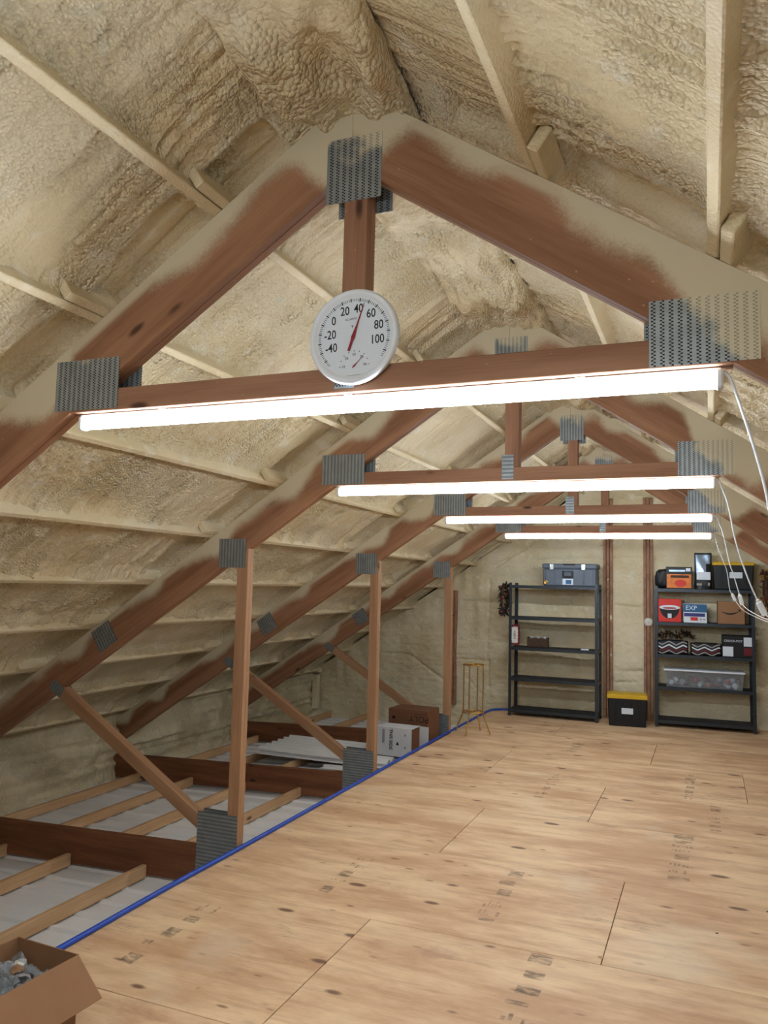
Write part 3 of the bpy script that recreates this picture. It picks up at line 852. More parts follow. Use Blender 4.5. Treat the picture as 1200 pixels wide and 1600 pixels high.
# ------------------------------------------------------------------ dial thermometer
def thermometer():
    R = 0.169
    root = empty('dial_thermometer', (-1.129, Y0, 2.719))
    root.matrix_basis = tr(-1.129, Y0 - 0.004, 2.719) @ ry(-0.03)
    face = rx(PI / 2)          # own z of a lathe -> -y
    lathe('rim', [(R * 0.80, 0.002), (R * 0.97, 0.001), (R, 0.010), (R, 0.020), (R * 0.975, 0.029), (R * 0.93, 0.032), (R * 0.875, 0.027), (R * 0.845, 0.020), (R * 0.80, 0.018)], 'white', root, face)
    lathe('dial', [(R * 0.3, 0.017), (R * 0.845, 0.0171), (R * 0.845, 0.0185), (R * 0.3, 0.0186)], 'label', root, face, 48, False)
    zf = -0.0187
    def pol(v, r):      # position of a scale value
        a = math.radians((v - 30) * 1.52 - 4)
        return r * math.sin(a), r * math.cos(a), a
    bm = bmesh.new()
    for v in range(-56, 117, 2):
        x, z, a = pol(v, R * 0.775)
        big = (v % 10 == 0)
        bm_box(bm, (0, 0, 0), (0.0040 if big else 0.0018, 0.0006, 0.0125 if big else 0.009), 0, tr(x, zf, z) @ ry(a))
    bm_obj('scale_ticks', bm, 'ink_black', root)
    for v in (-40, -20, 0, 20, 40, 60, 80, 100):
        x, z, a = pol(v, R * (0.59 if abs(v) < 100 and v >= 0 else 0.54))
        text('numeral', str(v), 0.044, 'ink_black', root, tr(x, zf, z) @ FRONT @ Matrix.Scale(0.80, 4, (1, 0, 0)), offset=0.0004)
    text('unit_mark', '\u00b0F', 0.014, 'ink_black', root, tr(-0.006, zf, 0.036) @ FRONT)
    text('small_print', 'ACU-RITE', 0.010, 'ink_black', root, tr(-0.010, zf, 0.064) @ FRONT)
    # hygrometer sub dial
    hx, hz = 0.002, -0.104
    for v, s in ((10, '10'), (30, '30'), (50, '50'), (70, '70'), (90, '90')):
        a = math.radians((v - 50) * 2.2)
        text('small_numeral', s, 0.013, 'ink_black', root, tr(hx + 0.041 * math.sin(a), zf, hz + 0.041 * math.cos(a)) @ FRONT)
    bm = bmesh.new()
    for v in range(10, 91, 10):
        a = math.radians((v - 50) * 2.2)
        bm_box(bm, (0, 0, 0), (0.0018, 0.0006, 0.006), 0, tr(hx + 0.054 * math.sin(a), zf, hz + 0.054 * math.cos(a)) @ ry(a))
    bm_obj('humidity_ticks', bm, 'ink_black', root)
    bm = bmesh.new(); bm_box(bm, (0, 0, 0), (0.075, 0.0006, 0.0018), 0, tr(0.0, zf, -0.136)); bm_obj('fine_print', bm, 'grey_print', root)
    def needle(nm, cx, cz, a, tail, tip, w, yoff):
        v = [(-w * 0.9, -tail), (w * 0.9, -tail), (w, -tail * 0.3), (w * 1.5, -0.002), (w * 0.55, tip * 0.35), (w * 0.18, tip), (-w * 0.18, tip), (-w * 0.55, tip * 0.35), (-w * 1.5, -0.002), (-w, -tail * 0.3)]
        V = [(x, 0, z) for x, z in v] + [(x, 0.0015, z) for x, z in v]; n = len(v)
        Fc = [tuple(range(n)), tuple(range(n, 2 * n))[::-1]] + [(i, n + i, n + (i + 1) % n, (i + 1) % n) for i in range(n)]
        mesh_obj(nm, V, Fc, 'needle', root, tr(cx, yoff, cz) @ ry(a))
    needle('needle', 0.0, 0.0, math.radians(20), 0.052, 0.122, 0.005, -0.0225)
    needle('humidity_needle', hx, hz, math.radians(47), 0.008, 0.045, 0.0022, -0.0208)
    lathe('hub', [(0.004, 0.018), (0.004, 0.0245), (0.002, 0.025)], 'needle', root, face, 12)
    tag(root, 'round white dial thermometer with red needle on the nearest collar beam', 'thermometer')
thermometer()

# ------------------------------------------------------------------ blue hose along the floor edge
tube('blue_hose', spline([(-3.012, 2.65, 0.014), (-3.025, 3.3, 0.013), (-3.040, 4.1, 0.013), (-3.036, 4.9, 0.013), (-3.043, 6.1, 0.013), (-3.048, 7.33, 0.013), (-3.058, 8.5, 0.013), (-3.062, 9.8, 0.013), (-3.06, 11.2, 0.013), (-3.04, 11.75, 0.013), (-2.92, 11.93, 0.014), (-2.70, 11.98, 0.014), (-2.2, 12.02, 0.014)], 10), 0.016, 'hose', None, 10)
tag(bpy.data.objects['blue_hose'], 'long blue hose lying along the left plywood edge', 'hose')

# ------------------------------------------------------------------ shelving units
def upright_bm(h, a, sx, sy):
    """angle iron; legs point to +sx, +sy"""
    bm = bmesh.new()
    t = 0.003
    bm_box(bm, (sx * a / 2, sy * t / 2, h / 2), (a, t, h)); bm_box(bm, (sx * t / 2, sy * a / 2, h / 2), (t, a, h))
    return bm
LEVELS = [0.095, 0.545, 0.985, 1.425, 1.885]
SH_W, SH_D, SH_H = 1.27, 0.42, 1.92
def shelving(loc, rot, label):
    root = empty('shelving_unit', loc, rot)           # origin: front left foot
    for sx, x in ((1, 0), (-1, SH_W)):
        for sy, y in ((1, 0), (-1, SH_D)):
            bm_obj('upright', upright_bm(SH_H, 0.042, sx, sy), 'slate', root, tr(x, y, 0))
    for z in LEVELS:
        box('shelf_board', (SH_W / 2, SH_D / 2, z - 0.004), (SH_W - 0.012, SH_D - 0.012, 0.010), 'shelfboard', root, 0.001)
        for y in (0.008, SH_D - 0.008):
            bm = bmesh.new(); bm_box(bm, (0, 0, 0), (SH_W - 0.008, 0.006, 0.042)); bm_box(bm, (0, 0.008 if y < 0.1 else -0.008, -0.018), (SH_W - 0.01, 0.016, 0.005))
            bm_obj('beam', bm, 'slate', root, tr(SH_W / 2, y, z - 0.022))
        for x in (0.008, SH_W - 0.008):
            box('side_rail', (x, SH_D / 2, z - 0.022), (0.006, SH_D - 0.02, 0.04), 'slate', root, 0.001)
    tag(root, label, 'shelving unit', 'dark metal shelving units')
    return root
SL = (-2.715, 11.52); SR = (-0.70, 11.66); RR = 0.045
shelving((SL[0], SL[1], 0), 0.0, 'dark metal shelving unit with the grey trunk on top, mostly empty')
shelving((SR[0], SR[1], 0), RR, 'dark metal shelving unit packed with boxes and bags, at the right')

def onR(x, y=0.0, z=0.0):
    """point on the right unit: x world along the front, y back from its front"""
    u = (x - SR[0])
    return (SR[0] + u * math.cos(RR) - y * math.sin(RR), SR[1] + u * math.sin(RR) + y * math.cos(RR), z)

def quad_print(name, x0, x1, z0, z1, y, mat, parent):
    bm = bmesh.new(); bm_box(bm, ((x0 + x1) / 2, y, (z0 + z1) / 2), (x1 - x0, 0.0012, z1 - z0))
    return bm_obj(name, bm, mat, parent)

def disc_print(name, x, z, rx_, rz_, y, mat, parent, a0=0.0, a1=2 * PI, n=24):
    pts = [(x + rx_ * math.cos(a0 + (a1 - a0) * k / n), z + rz_ * math.sin(a0 + (a1 - a0) * k / n)) for k in range(n + (1 if a1 - a0 < 6 else 0))]
    V = [(p[0], y, p[1]) for p in pts] + [(p[0], y + 0.001, p[1]) for p in pts]; m = len(pts)
    return mesh_obj(name, V, [tuple(range(m)), tuple(range(m, 2 * m))[::-1]] + [(i, m + i, m + (i + 1) % m, (i + 1) % m) for i in range(m)], mat, parent)

def carton(name, loc, rot, w, d, h, mat, label, cat):
    """closed box thing: body, lid flaps with a seam; origin front left foot"""
    root = empty(name, loc, rot)
    bm = bmesh.new(); bm_box(bm, (w / 2, d / 2, h / 2), (w, d, h), 0.004); bm_obj('body', bm, mat, root)
    for k in (0, 1):
        bm = bmesh.new(); bm_box(bm, (w / 2, d * (0.25 + 0.5 * k), h + 0.0012), (w - 0.006, d / 2 - 0.004, 0.002)); bm_obj('flap', bm, mat, root)
    tag(root, label, cat)
    return root

# --- plastic totes
def tote(loc, rot, w, d, h, label, lab, mat_body='black', mat_lid='yellow', lid_h=0.06):
    root = empty('storage_tote', loc, rot)            # origin: bottom centre
    bm = bmesh.new(); tp = 0.90
    ring = lambda s, z: [(-w / 2 * s, -d / 2 * s, z), (w / 2 * s, -d / 2 * s, z), (w / 2 * s, d / 2 * s, z), (-w / 2 * s, d / 2 * s, z)]
    hb = h - lid_h * 0.7
    v = [bm.verts.new(p) for p in ring(tp, 0) + ring(0.97, hb)]
    bm.faces.new((v[3], v[2], v[1], v[0])); bm.faces.new(v[4:8])
    for i in range(4): bm.faces.new((v[i], v[(i + 1) % 4], v[4 + (i + 1) % 4], v[4 + i]))
    bmesh.ops.bevel(bm, geom=list(bm.edges), offset=0.015, segments=2, affect='EDGES', profile=0.5)
    body = bm_obj('body', bm, mat_body, root)
    bm = bmesh.new()
    for x in (-0.28, -0.1, 0.1, 0.28): bm_box(bm, (x * w, -d / 2 * 0.945, hb * 0.55), (0.02, 0.014, hb * 0.7), 0.004)
    bm_obj('ribs', bm, mat_body, body)
    bm = bmesh.new()
    bm_box(bm, (0, 0, h - lid_h * 0.5), (w, d, lid_h), 0.012)
    lid = bm_obj('lid', bm, mat_lid, root)
    bm = bmesh.new()
    for x in (-0.3, 0, 0.3): bm_box(bm, (x * w, 0, h + 0.004), (w * 0.22, d * 0.8, 0.012), 0.004)
    bm_obj('lid_panels', bm, mat_lid, lid)
    bm = bmesh.new(); bm_box(bm, (lab[0], -d / 2 * 0.955 - 0.012, lab[1]), (lab[2], 0.003, lab[3]), 0, None)
    bm_obj('label_card', bm, 'label', root)
    tag(root, label, 'storage tote')
    return root
tote((-1.062, 11.60, 0), 0.10, 0.535, 0.36, 0.425, 'black storage tote with yellow lid on the floor between the shelving units', (0.0, 0.21, 0.15, 0.08))
p = onR(0.318, 0.21, LEVELS[4] + 0.002)
tote(p, RR, 0.53, 0.36, 0.375, 'black storage tote with yellow lid on top of the right shelving unit', (0.03, 0.20, 0.16, 0.08), lid_h=0.045)

# --- grey trunk on the left unit
def trunk():
    root = empty('storage_chest', (-1.848, 11.72, LEVELS[4] + 0.002))
    w, d, h = 0.78, 0.36, 0.33
    bm = bmesh.new(); bm_box(bm, (0, 0, 0.125), (w * 0.96, d * 0.95, 0.25), 0.015); bm_obj('body', bm, 'grey_tote', root)
    bm = bmesh.new(); bm_box(bm, (0, 0, 0.285), (w, d, 0.075), 0.018); lid = bm_obj('lid', bm, 'grey_tote', root)
    bm = bmesh.new(); bm_box(bm, (0, -d / 2 - 0.004, 0.31), (0.17, 0.012, 0.022), 0.003); bm_obj('lid_grip', bm, 'black', lid)
    bm = bmesh.new()
    for x in (-0.20, 0.20, -0.33, 0.33): bm_box(bm, (x, -d / 2 * 0.95 - 0.004, 0.12), (0.014, 0.014, 0.22), 0.003)
    bm_obj('ribs', bm, 'grey_tote', root)
    for x in (-0.25, 0.20):
        bm = bmesh.new(); bm_box(bm, (x, -d / 2 - 0.010, 0.275), (0.055, 0.016, 0.08), 0.004); bm_box(bm, (x, -d / 2 - 0.02, 0.25), (0.035, 0.008, 0.03), 0.002); bm_obj('latch', bm, 'chrome', root)
    bm = bmesh.new()
    for x in (-0.085, 0.045): bm_box(bm, (x, -d / 2 - 0.008, 0.175), (0.022, 0.03, 0.09), 0.003)
    bm_box(bm, (-0.02, -d / 2 - 0.022, 0.135), (0.15, 0.016, 0.024), 0.004); bm_box(bm, (-0.02, -d / 2 - 0.002, 0.205), (0.11, 0.012, 0.012), 0.002)
    bm_obj('handle', bm, 'black', root)
    quad_print('sticker', -0.095, 0.055, 0.02, 0.105, -d / 2 * 0.95 - 0.006, 'label', root)
    quad_print('sticker_print', -0.05, 0.03, 0.03, 0.09, -d / 2 * 0.95 - 0.0075, 'blue', root)
    o = lathe('drain_plug', [(0.016, 0), (0.03, 0), (0.03, 0.012), (0.022, 0.016), (0.016, 0.014)], 'gold', root, tr(-0.335, -d / 2 * 0.95, 0.05) @ rx(PI / 2), 20)
    tag(root, 'grey plastic storage trunk with metal latches on the left shelving unit', 'trunk')
trunk()

# --- items on the left unit, middle shelf
def sign():
    root = empty('scalloped_sign', (-2.635, 11.56, LEVELS[2] + 0.002))
    n = 64; V = []; 
    def outl(w, h, am):
        out = []
        for k in range(n):
            a = 2 * PI * k / n; c, s = math.cos(a), math.sin(a)
            q = 1.0 / max(abs(c), abs(s)) ** 0.85
            r = q * (1 + am * math.sin(a * 16))
            out.append((w * c * r, h * s * r))
        return out
    for nm, w, h, y0, y1, mt, am in (('backing', 0.072, 0.15, 0.0, 0.012, 'maroon', 0.02), ('panel', 0.046, 0.118, -0.004, 0.0, 'cream', 0.07)):
        o = outl(w, h, am); V = [(x, y0, z + 0.172) for x, z in o] + [(x, y1, z + 0.172) for x, z in o]
        mesh_obj(nm, V, [tuple(range(n)), tuple(range(n, 2 * n))[::-1]] + [(i, n + i, n + (i + 1) % n, (i + 1) % n) for i in range(n)], mt, root)
    bm = bmesh.new()
    for k in range(7): bm_box(bm, (0.0, -0.0046, 0.12 + 0.018 * k), (random.uniform(0.02, 0.045), 0.001, 0.007))
    bm_obj('lettering', bm, 'ink_black', root)
    tag(root, 'red and white scalloped sign propped on the left shelving unit', 'sign')
sign()
def caddy():
    root = empty('bottle_caddy', (-2.32, 11.70, LEVELS[2] + 0.002))
    w, d, h = 0.29, 0.13, 0.13
    box('base', (0, 0, 0.006), (w, d, 0.012), 'brown_leaf', root, 0.002)
    for y in (-d / 2, d / 2): box('side_panel', (0, y, 0.07), (w, 0.012, 0.12), 'brown_leaf', root, 0.003)
    for x in (-w / 2, w / 2): box('end_panel', (x, 0, 0.075), (0.012, d - 0.012, 0.14), 'brown_leaf', root, 0.003)
    for x in (-0.095, 0, 0.095):
        j = lathe('jar', [(0.035, 0.013), (0.035, 0.10), (0.022, 0.125), (0.022, 0.14)], 'grey_print', root, tr(x, 0, 0), 16)
        lathe('jar_lid', [(0.024, 0.141), (0.024, 0.152), (0.018, 0.155)], 'label', j, None, 16)
    tag(root, 'small brown wooden caddy holding three white-lidded jars', 'caddy')
caddy()
o = box('paper_slip', (-1.63, 11.57, LEVELS[2] + 0.012), (0.11, 0.05, 0.018), 'label', None, 0.004)
tag(o, 'small white packet lying alone on the left shelving unit', 'packet')

# --- wreaths
def wreath(loc, R, axis_rot, leaf_mats, berry_mat, label, n=150, seed=3):
    rnd = random.Random(seed)
    root = empty('wreath', loc)
    mt = axis_rot
    tube('ring', [(R * math.cos(2 * PI * k / 24), R * math.sin(2 * PI * k / 24), 0) for k in range(24)], 0.022, 'brown_leaf', root, 8, True, mt)
    bms = [bmesh.new() for _ in leaf_mats]
    for k in range(n):
        a = rnd.uniform(0, 2 * PI); th = rnd.uniform(0, 2 * PI)
        c = Vector((R * math.cos(a), R * math.sin(a), 0))
        o = (Vector((math.cos(a), math.sin(a), 0)) * math.cos(th) + Vector((0, 0, 1)) * math.sin(th)).normalized()
        t = Vector((-math.sin(a), math.cos(a), 0)); d = (o + t * rnd.uniform(0.2, 1.2)).normalized()
        ln = rnd.uniform(0.05, 0.09); s = d.cross(o if abs(d.dot(o)) < 0.95 else t).normalized() * rnd.uniform(0.012, 0.02)
        p0 = c + o * 0.015
        bm = bms[k % len(bms)]
        pts = [p0, p0 + d * ln * 0.45 + s + o * 0.006, p0 + d * ln, p0 + d * ln * 0.45 - s + o * 0.006, p0 + d * ln * 0.45 - o * 0.004]
        v = [bm.verts.new(p_) for p_ in pts]
        for tri in ((0, 1, 4), (1, 2, 4), (2, 3, 4), (3, 0, 4), (0, 3, 1), (1, 3, 2)):
            bm.faces.new([v[i] for i in tri])
    for bm, m_ in zip(bms, leaf_mats):
        o = bm_obj('leaves', bm, m_, root, mt); o['kind'] = 'stuff'
    for k in range(14):
        a = rnd.uniform(0, 2 * PI); th = rnd.uniform(0, 2 * PI)
        c = Vector((math.cos(a), math.sin(a), 0)) * (R + 0.055 * math.cos(th)) + Vector((0, 0, 0.055 * math.sin(th)))
        bm = bmesh.new(); bmesh.ops.create_icosphere(bm, subdivisions=1, radius=0.018)
        bm_obj('berry', bm, berry_mat, root, mt @ tr(*c), True)
    tag(root, label, 'wreath')
wreath((-2.825, 11.70, 1.67), 0.20, ry(PI / 2), ['green', 'green', 'black'], 'berry', 'dark green wreath with pink berries hung on the left shelving unit')
wreath((0.70, 11.68, 1.85), 0.26, ry(PI / 2), ['gold_leaf', 'brown_leaf', 'maroon'], 'orange', 'gold and brown autumn wreath hung beside the right shelving unit', 190, 9)

# --- right unit, top
zt = LEVELS[4] + 0.002
def soft_blob(name, loc, dims, mat, label, cat, seed, rot=0.0, p=0.6, amp=0.12):
    bm = bmesh.new(); bmesh.ops.create_icosphere(bm, subdivisions=4, radius=1.0)
    co = np.array([v.co for v in bm.verts])
    k = 1 + amp * fbm(co[:, 0] * 2 + 5, co[:, 1] * 2 + co[:, 2] * 1.7, seed, 3)
    for v, kk in zip(bm.verts, k):
        c = v.co
        q = Vector([math.copysign(abs(x) ** p, x) for x in c]) * float(kk)
        v.co = Vector((q.x * dims[0] / 2, q.y * dims[1] / 2, max(q.z, -0.96) * dims[2] / 2 + dims[2] / 2 * 0.96))
    root = empty(name, loc, rot)
    bm_obj('body', bm, mat, root, None, True)
    tag(root, label, cat)
    return root
b = soft_blob('black_bag', onR(-0.53, 0.24, zt), (0.32, 0.22, 0.27), 'black', 'black soft bag slumped at the left end of the crowded top shelf', 'bag', 4, RR)
tube('strap', spline([(-0.12, -0.02, 0.2), (-0.03, -0.03, 0.27), (0.08, -0.02, 0.27)], 6), 0.008, 'black', b, 6)
c = carton('picture_box', onR(-0.545, 0.02, zt), RR, 0.34, 0.09, 0.30, 'black', 'black box with a glowing orange picture, on the crowded top shelf', 'box')
quad_print('picture', 0.012, 0.328, 0.012, 0.20, -0.001, 'orange', c)
quad_print('picture_shadow', 0.06, 0.30, 0.15, 0.185, -0.002, 'brown_leaf', c)
disc_print('picture_glow', 0.19, 0.075, 0.075, 0.05, -0.0022, 'red', c)
quad_print('title_band', 0.04, 0.25, 0.235, 0.26, -0.001, 'silver', c)
quad_print('title_patch', 0.26, 0.32, 0.24, 0.285, -0.001, 'label', c)
# foil pouch
def pouch():
    root = empty('foil_pouch', onR(-0.063, 0.06, zt), RR)
    nx, nz = 12, 20; H, W = 0.50, 0.225
    V = []
    for side in (-1, 1):
        for j in range(nz + 1):
            t = j / nz
            for i in range(nx + 1):
                u = i / nx * 2 - 1
                th = 0.055 * (1 - t) ** 0.7 * math.sqrt(max(0, 1 - u * u)) + 0.002
                wob = 0.006 * math.sin(9 * t + 3 * u) * (1 - u * u)
                V.append((u * W / 2 * (1 - 0.03 * math.sin(t * 3)), side * th + wob + t * 0.01, t * H))
    Fq = []
    o = (nx + 1) * (nz + 1)
    for j in range(nz):
        for i in range(nx):
            a = j * (nx + 1) + i
            Fq.append((a, a + 1, a + nx + 2, a + nx + 1)); Fq.append((o + a, o + a + nx + 1, o + a + nx + 2, o + a + 1))
    me_split = nz * nx
    body = mesh_obj('body', V, Fq, 'black', root, None, True)
    body.data.materials.append(M['silver'])
    for i, p_ in enumerate(body.data.polygons):
        if i % 2 == 0:
            j = (i // 2) // nx; ii = (i // 2) % nx
            if 9 <= j <= 18 and 1 <= ii <= 10 and not (ii > 7 and j < 14): p_.material_index = 1
    quad_print('label_patch', -0.085, 0.09, 0.13, 0.235, -0.062, 'label', root)
    quad_print('small_mark', -0.085, -0.02, 0.05, 0.08, -0.066, 'grey_print', root)
    quad_print('small_mark', 0.055, 0.08, 0.05, 0.09, -0.06, 'grey_print', root)
    tag(root, 'tall black and silver foil pouch standing on the crowded top shelf', 'pouch')
pouch()

# --- right unit, second shelf
z2 = LEVELS[3] + 0.002
c = carton('red_bowl_box', onR(-0.65, 0.03, z2), RR, 0.30, 0.28, 0.315, 'red', 'red box printed with a black and white bowl', 'box')
disc_print('bowl_print', 0.15, 0.20, 0.13, 0.155, -0.001, 'ink_black', c, PI, 2 * PI)
disc_print('bowl_rim_print', 0.15, 0.20, 0.135, 0.032, -0.0022, 'label', c)
disc_print('bowl_inside_print', 0.15, 0.192, 0.09, 0.014, -0.0034, 'berry', c)
quad_print('bowl_patch', 0.125, 0.175, 0.055, 0.115, -0.0024, 'label', c)
c = carton('blue_white_box', onR(-0.322, 0.03, z2), RR, 0.30, 0.22, 0.255, 'label', 'blue and white product box beside the red bowl box', 'box')
quad_print('blue_band', 0.001, 0.299, 0.145, 0.254, -0.001, 'blue', c)
text('lettering', 'EXP', 0.085, 'label', c, tr(0.10, -0.002, 0.20) @ FRONT)
quad_print('navy_band', 0.008, 0.275, 0.085, 0.132, -0.001, 'navy', c)
quad_print('red_patch', 0.09, 0.185, 0.03, 0.078, -0.001, 'red', c)
quad_print('small_patch', 0.21, 0.235, 0.04, 0.06, -0.001, 'grey_print', c)
quad_print('small_patch', 0.25, 0.28, 0.04, 0.06, -0.001, 'grey_print', c)
c = carton('cardboard_box', onR(0.115, 0.03, z2), RR, 0.335, 0.26, 0.30, 'card', 'brown cardboard box with a curved smile arrow, on the crowded shelving', 'box')
sm = [(0.05 + 0.22 * t, 0.165 - 0.035 * math.sin(PI * t) ** 1.0 + 0.012 * t) for t in [k / 14 for k in range(15)]]
V = [(x, -0.0015, z + 0.008 * (0.4 + math.sin(PI * i / 14))) for i, (x, z) in enumerate(sm)] + [(x, -0.0015, z - 0.008 * (0.4 + math.sin(PI * i / 14))) for i, (x, z) in enumerate(sm)]
mesh_obj('smile_print', V, [(i, 15 + i, 16 + i, i + 1) for i in range(14)], 'ink_black', c)
mesh_obj('arrow_print', [(0.245, -0.0015, 0.200), (0.285, -0.0015, 0.198), (0.278, -0.0015, 0.158), (0.268, -0.0015, 0.182)], [(0, 3, 2, 1)], 'ink_black', c)

# --- right unit, third shelf
z3 = LEVELS[2] + 0.002
def chevron(loc, w, d, h, label, ph):
    root = empty('chevron_cushion', loc, RR)
    nx, nz = 24, 10
    bm = bmesh.new(); bmesh.ops.create_cube(bm, size=1.0)
    bmesh.ops.subdivide_edges(bm, edges=list(bm.edges), cuts=5, use_grid_fill=True)
    for v in bm.verts:
        c = v.co; e = 1 - 0.16 * (abs(c.x * 2) ** 4 + abs(c.z * 2) ** 4) * 0.6
        v.co = Vector((c.x * w, c.y * d * e, c.z * h * (1 - 0.10 * abs(c.x * 2) ** 6) + h / 2))
    bm_obj('body', bm, 'ink_black', root, None, True)
    for k, (mt, z0) in enumerate((('grey_print', 0.16), ('maroon', 0.36), ('label', 0.56), ('grey_print', 0.80))):
        n = 25; V = []
        for i in range(n):
            t = i / (n - 1); x = (t - 0.5) * w * 0.92
            tri = abs(((t * 2.0 + ph) % 1.0) * 2 - 1)
            z = (z0 + 0.26 * (tri - 0.5)) * h
            e = 1 - 0.16 * (abs(2 * x / w) ** 4 + abs(2 * z / h - 1) ** 4) * 0.6
            y = -d / 2 * e - 0.004
            zz0 = min(max(z - 0.05 * h, 0.03 * h), 0.95 * h); zz1 = min(max(z + 0.05 * h, 0.03 * h), 0.95 * h)
            V += [(x, y, zz0), (x, y, zz1), (x, y + 0.006, zz0), (x, y + 0.006, zz1)]
        Fq = []
        for i in range(n - 1):
            a = 4 * i; b_ = a + 4
            Fq += [(a, b_, b_ + 1, a + 1), (a + 1, b_ + 1, b_ + 3, a + 3), (a + 2, a + 3, b_ + 3, b_ + 2), (a, a + 2, b_ + 2, b_)]
        mesh_obj('zigzag_stripe', V, Fq, mt, root)
    tag(root, label, 'cushion', 'chevron cushions')
chevron(onR(-0.465, 0.13, z3), 0.40, 0.20, 0.19, 'black and grey chevron cushion at the left end of its shelf', 0.25)
chevron(onR(-0.04, 0.13, z3), 0.39, 0.20, 0.17, 'black and grey chevron cushion next to the black product box', 0.1)
def garland():
    rnd = random.Random(5); root = empty('leaf_garland', onR(-0.43, 0.30, z3 + 0.015), RR)
    pts = spline([(-0.22, 0.03, 0.20), (-0.10, 0.0, 0.26), (0.02, 0.02, 0.23), (0.14, 0.0, 0.27), (0.24, 0.03, 0.20)], 6)
    tube('stem', pts, 0.012, 'brown_leaf', root, 6)
    bm = bmesh.new()
    for k in range(110):
        c = rnd.choice(pts); d = Vector((rnd.uniform(-1, 1), rnd.uniform(-1, 0.4), rnd.uniform(-0.8, 0.8))).normalized()
        s = d.cross(Vector((0, 0, 1))); s = s.normalized() * 0.016 if s.length > 0.1 else Vector((0.016, 0, 0)); ln = rnd.uniform(0.05, 0.10)
        v = [bm.verts.new(p_) for p_ in (c, c + d * ln * 0.5 + s, c + d * ln, c + d * ln * 0.5 - s, c + d * ln * 0.5 + Vector((0, 0, 0.008)))]
        for tri in ((0, 1, 4), (1, 2, 4), (2, 3, 4), (3, 0, 4), (0, 3, 1), (1, 3, 2)): bm.faces.new([v[i] for i in tri])
    o = bm_obj('leaves', bm, 'brown_leaf', root); o['kind'] = 'stuff'
    for k in range(6):
        c = rnd.choice(pts) + Vector((0, -0.06, rnd.uniform(-0.03, 0.04)))
        bm = bmesh.new(); bmesh.ops.create_icosphere(bm, subdivisions=1, radius=0.012); bm_obj('bead', bm, 'gold', root, tr(*c), True)
    tag(root, 'dark brown leafy garland lying behind the left chevron cushion', 'garland')
garland()
c = carton('black_product_box', onR(0.17, 0.03, z3), RR, 0.37, 0.28, 0.285, 'ink_black', 'black product box with white lettering and two white patches', 'box')
text('lettering', 'CROCK-POT', 0.040, 'label', c, tr(0.130, -0.002, 0.215) @ FRONT)
quad_print('white_patch', 0.0, 0.13, 0.01, 0.14, -0.0014, 'label', c)
quad_print('white_patch', 0.26, 0.368, 0.15, 0.27, -0.0014, 'label', c)
quad_print('red_text_block', 0.26, 0.36, 0.03, 0.13, -0.0014, 'maroon', c)

# --- right unit, fourth shelf: clear bin of ornaments
z4 = LEVELS[1] + 0.002
def clear_bin():
    root = empty('clear_storage_bin', onR(-0.07, 0.20, z4), RR)
    w, d, h = 1.0, 0.34, 0.215; t = 0.004
    bm = bmesh.new()
    ring = lambda s, z, o: [(-(w / 2 - o) * s, -(d / 2 - o) * s, z), ((w / 2 - o) * s, -(d / 2 - o) * s, z), ((w / 2 - o) * s, (d / 2 - o) * s, z), (-(w / 2 - o) * s, (d / 2 - o) * s, z)]
    A = [bm.verts.new(p_) for p_ in ring(0.96, 0, 0)]; B = [bm.verts.new(p_) for p_ in ring(1, h, 0)]; C = [bm.verts.new(p_) for p_ in ring(1, h, t)]; Dv = [bm.verts.new(p_) for p_ in ring(0.96, t, t)]
    for P, Q in ((A, B), (B, C), (C, Dv)):
        for i in range(4): bm.faces.new((P[i], P[(i + 1) % 4], Q[(i + 1) % 4], Q[i]))
    bm.faces.new(A[::-1]); bm.faces.new(Dv)
    bm_obj('tub', bm, 'clear', root)
    bm = bmesh.new(); bm_box(bm, (0, 0, h + 0.012), (w + 0.03, d + 0.03, 0.022), 0.006); bm_obj('lid', bm, 'white', root)
    tag(root, 'long clear plastic bin with white lid, full of ornaments', 'storage bin')
    rnd = random.Random(2)
    kinds = [('label', 'white'), ('berry', 'dusty pink'), ('red', 'red'), ('cream', 'cream'), ('maroon', 'dark red')]
    o0 = Vector(onR(-0.07, 0.20, z4))
    balls = []
    tries = 0
    while len(balls) < 26 and tries < 3000:
        tries += 1
        r = rnd.uniform(0.024, 0.045); x = rnd.uniform(-0.44, 0.44); y = rnd.uniform(-0.12, 0.10)
        lvl = rnd.random(); z = r + 0.006 + (0.06 if lvl > 0.7 else 0)
        if z + r > h - 0.01: continue
        if any((x - a) ** 2 + (y - b_) ** 2 + (z - c_) ** 2 < (r + q) ** 2 * 1.0 for a, b_, c_, q in balls): continue
        balls.append((x, y, z, r))
        mt, cn = kinds[0] if r > 0.04 else rnd.choice(kinds)
        rt = empty('ornament', tuple(o0 + Vector((x * math.cos(RR) - y * math.sin(RR), x * math.sin(RR) + y * math.cos(RR), z))))
        lathe('ball', [(0.001, -r)] + [(r * math.sin(PI * k / 10), -r * math.cos(PI * k / 10)) for k in range(1, 10)] + [(0.001, r)], mt, rt, rx(rnd.uniform(-1, 1)), 14)
        tag(rt, 'small %s ball ornament inside the long clear bin' % cn, 'ornament', 'ball ornaments in the clear bin')
clear_bin()

# --- white round box on the stud
o = empty('junction_cover', (-0.805, Y_BACK - 0.085, 1.40))
lathe('cover', [(0.02, 0.0), (0.062, 0.0), (0.062, 0.02), (0.05, 0.034), (0.02, 0.04)], 'cream', o, rx(PI / 2), 24)
lathe('screw', [(0.002, 0.04), (0.006, 0.041), (0.006, 0.044), (0.002, 0.045)], 'chrome', o, rx(PI / 2), 10)
tag(o, 'round white cover fixed to the stud beside the right shelving unit', 'cover')

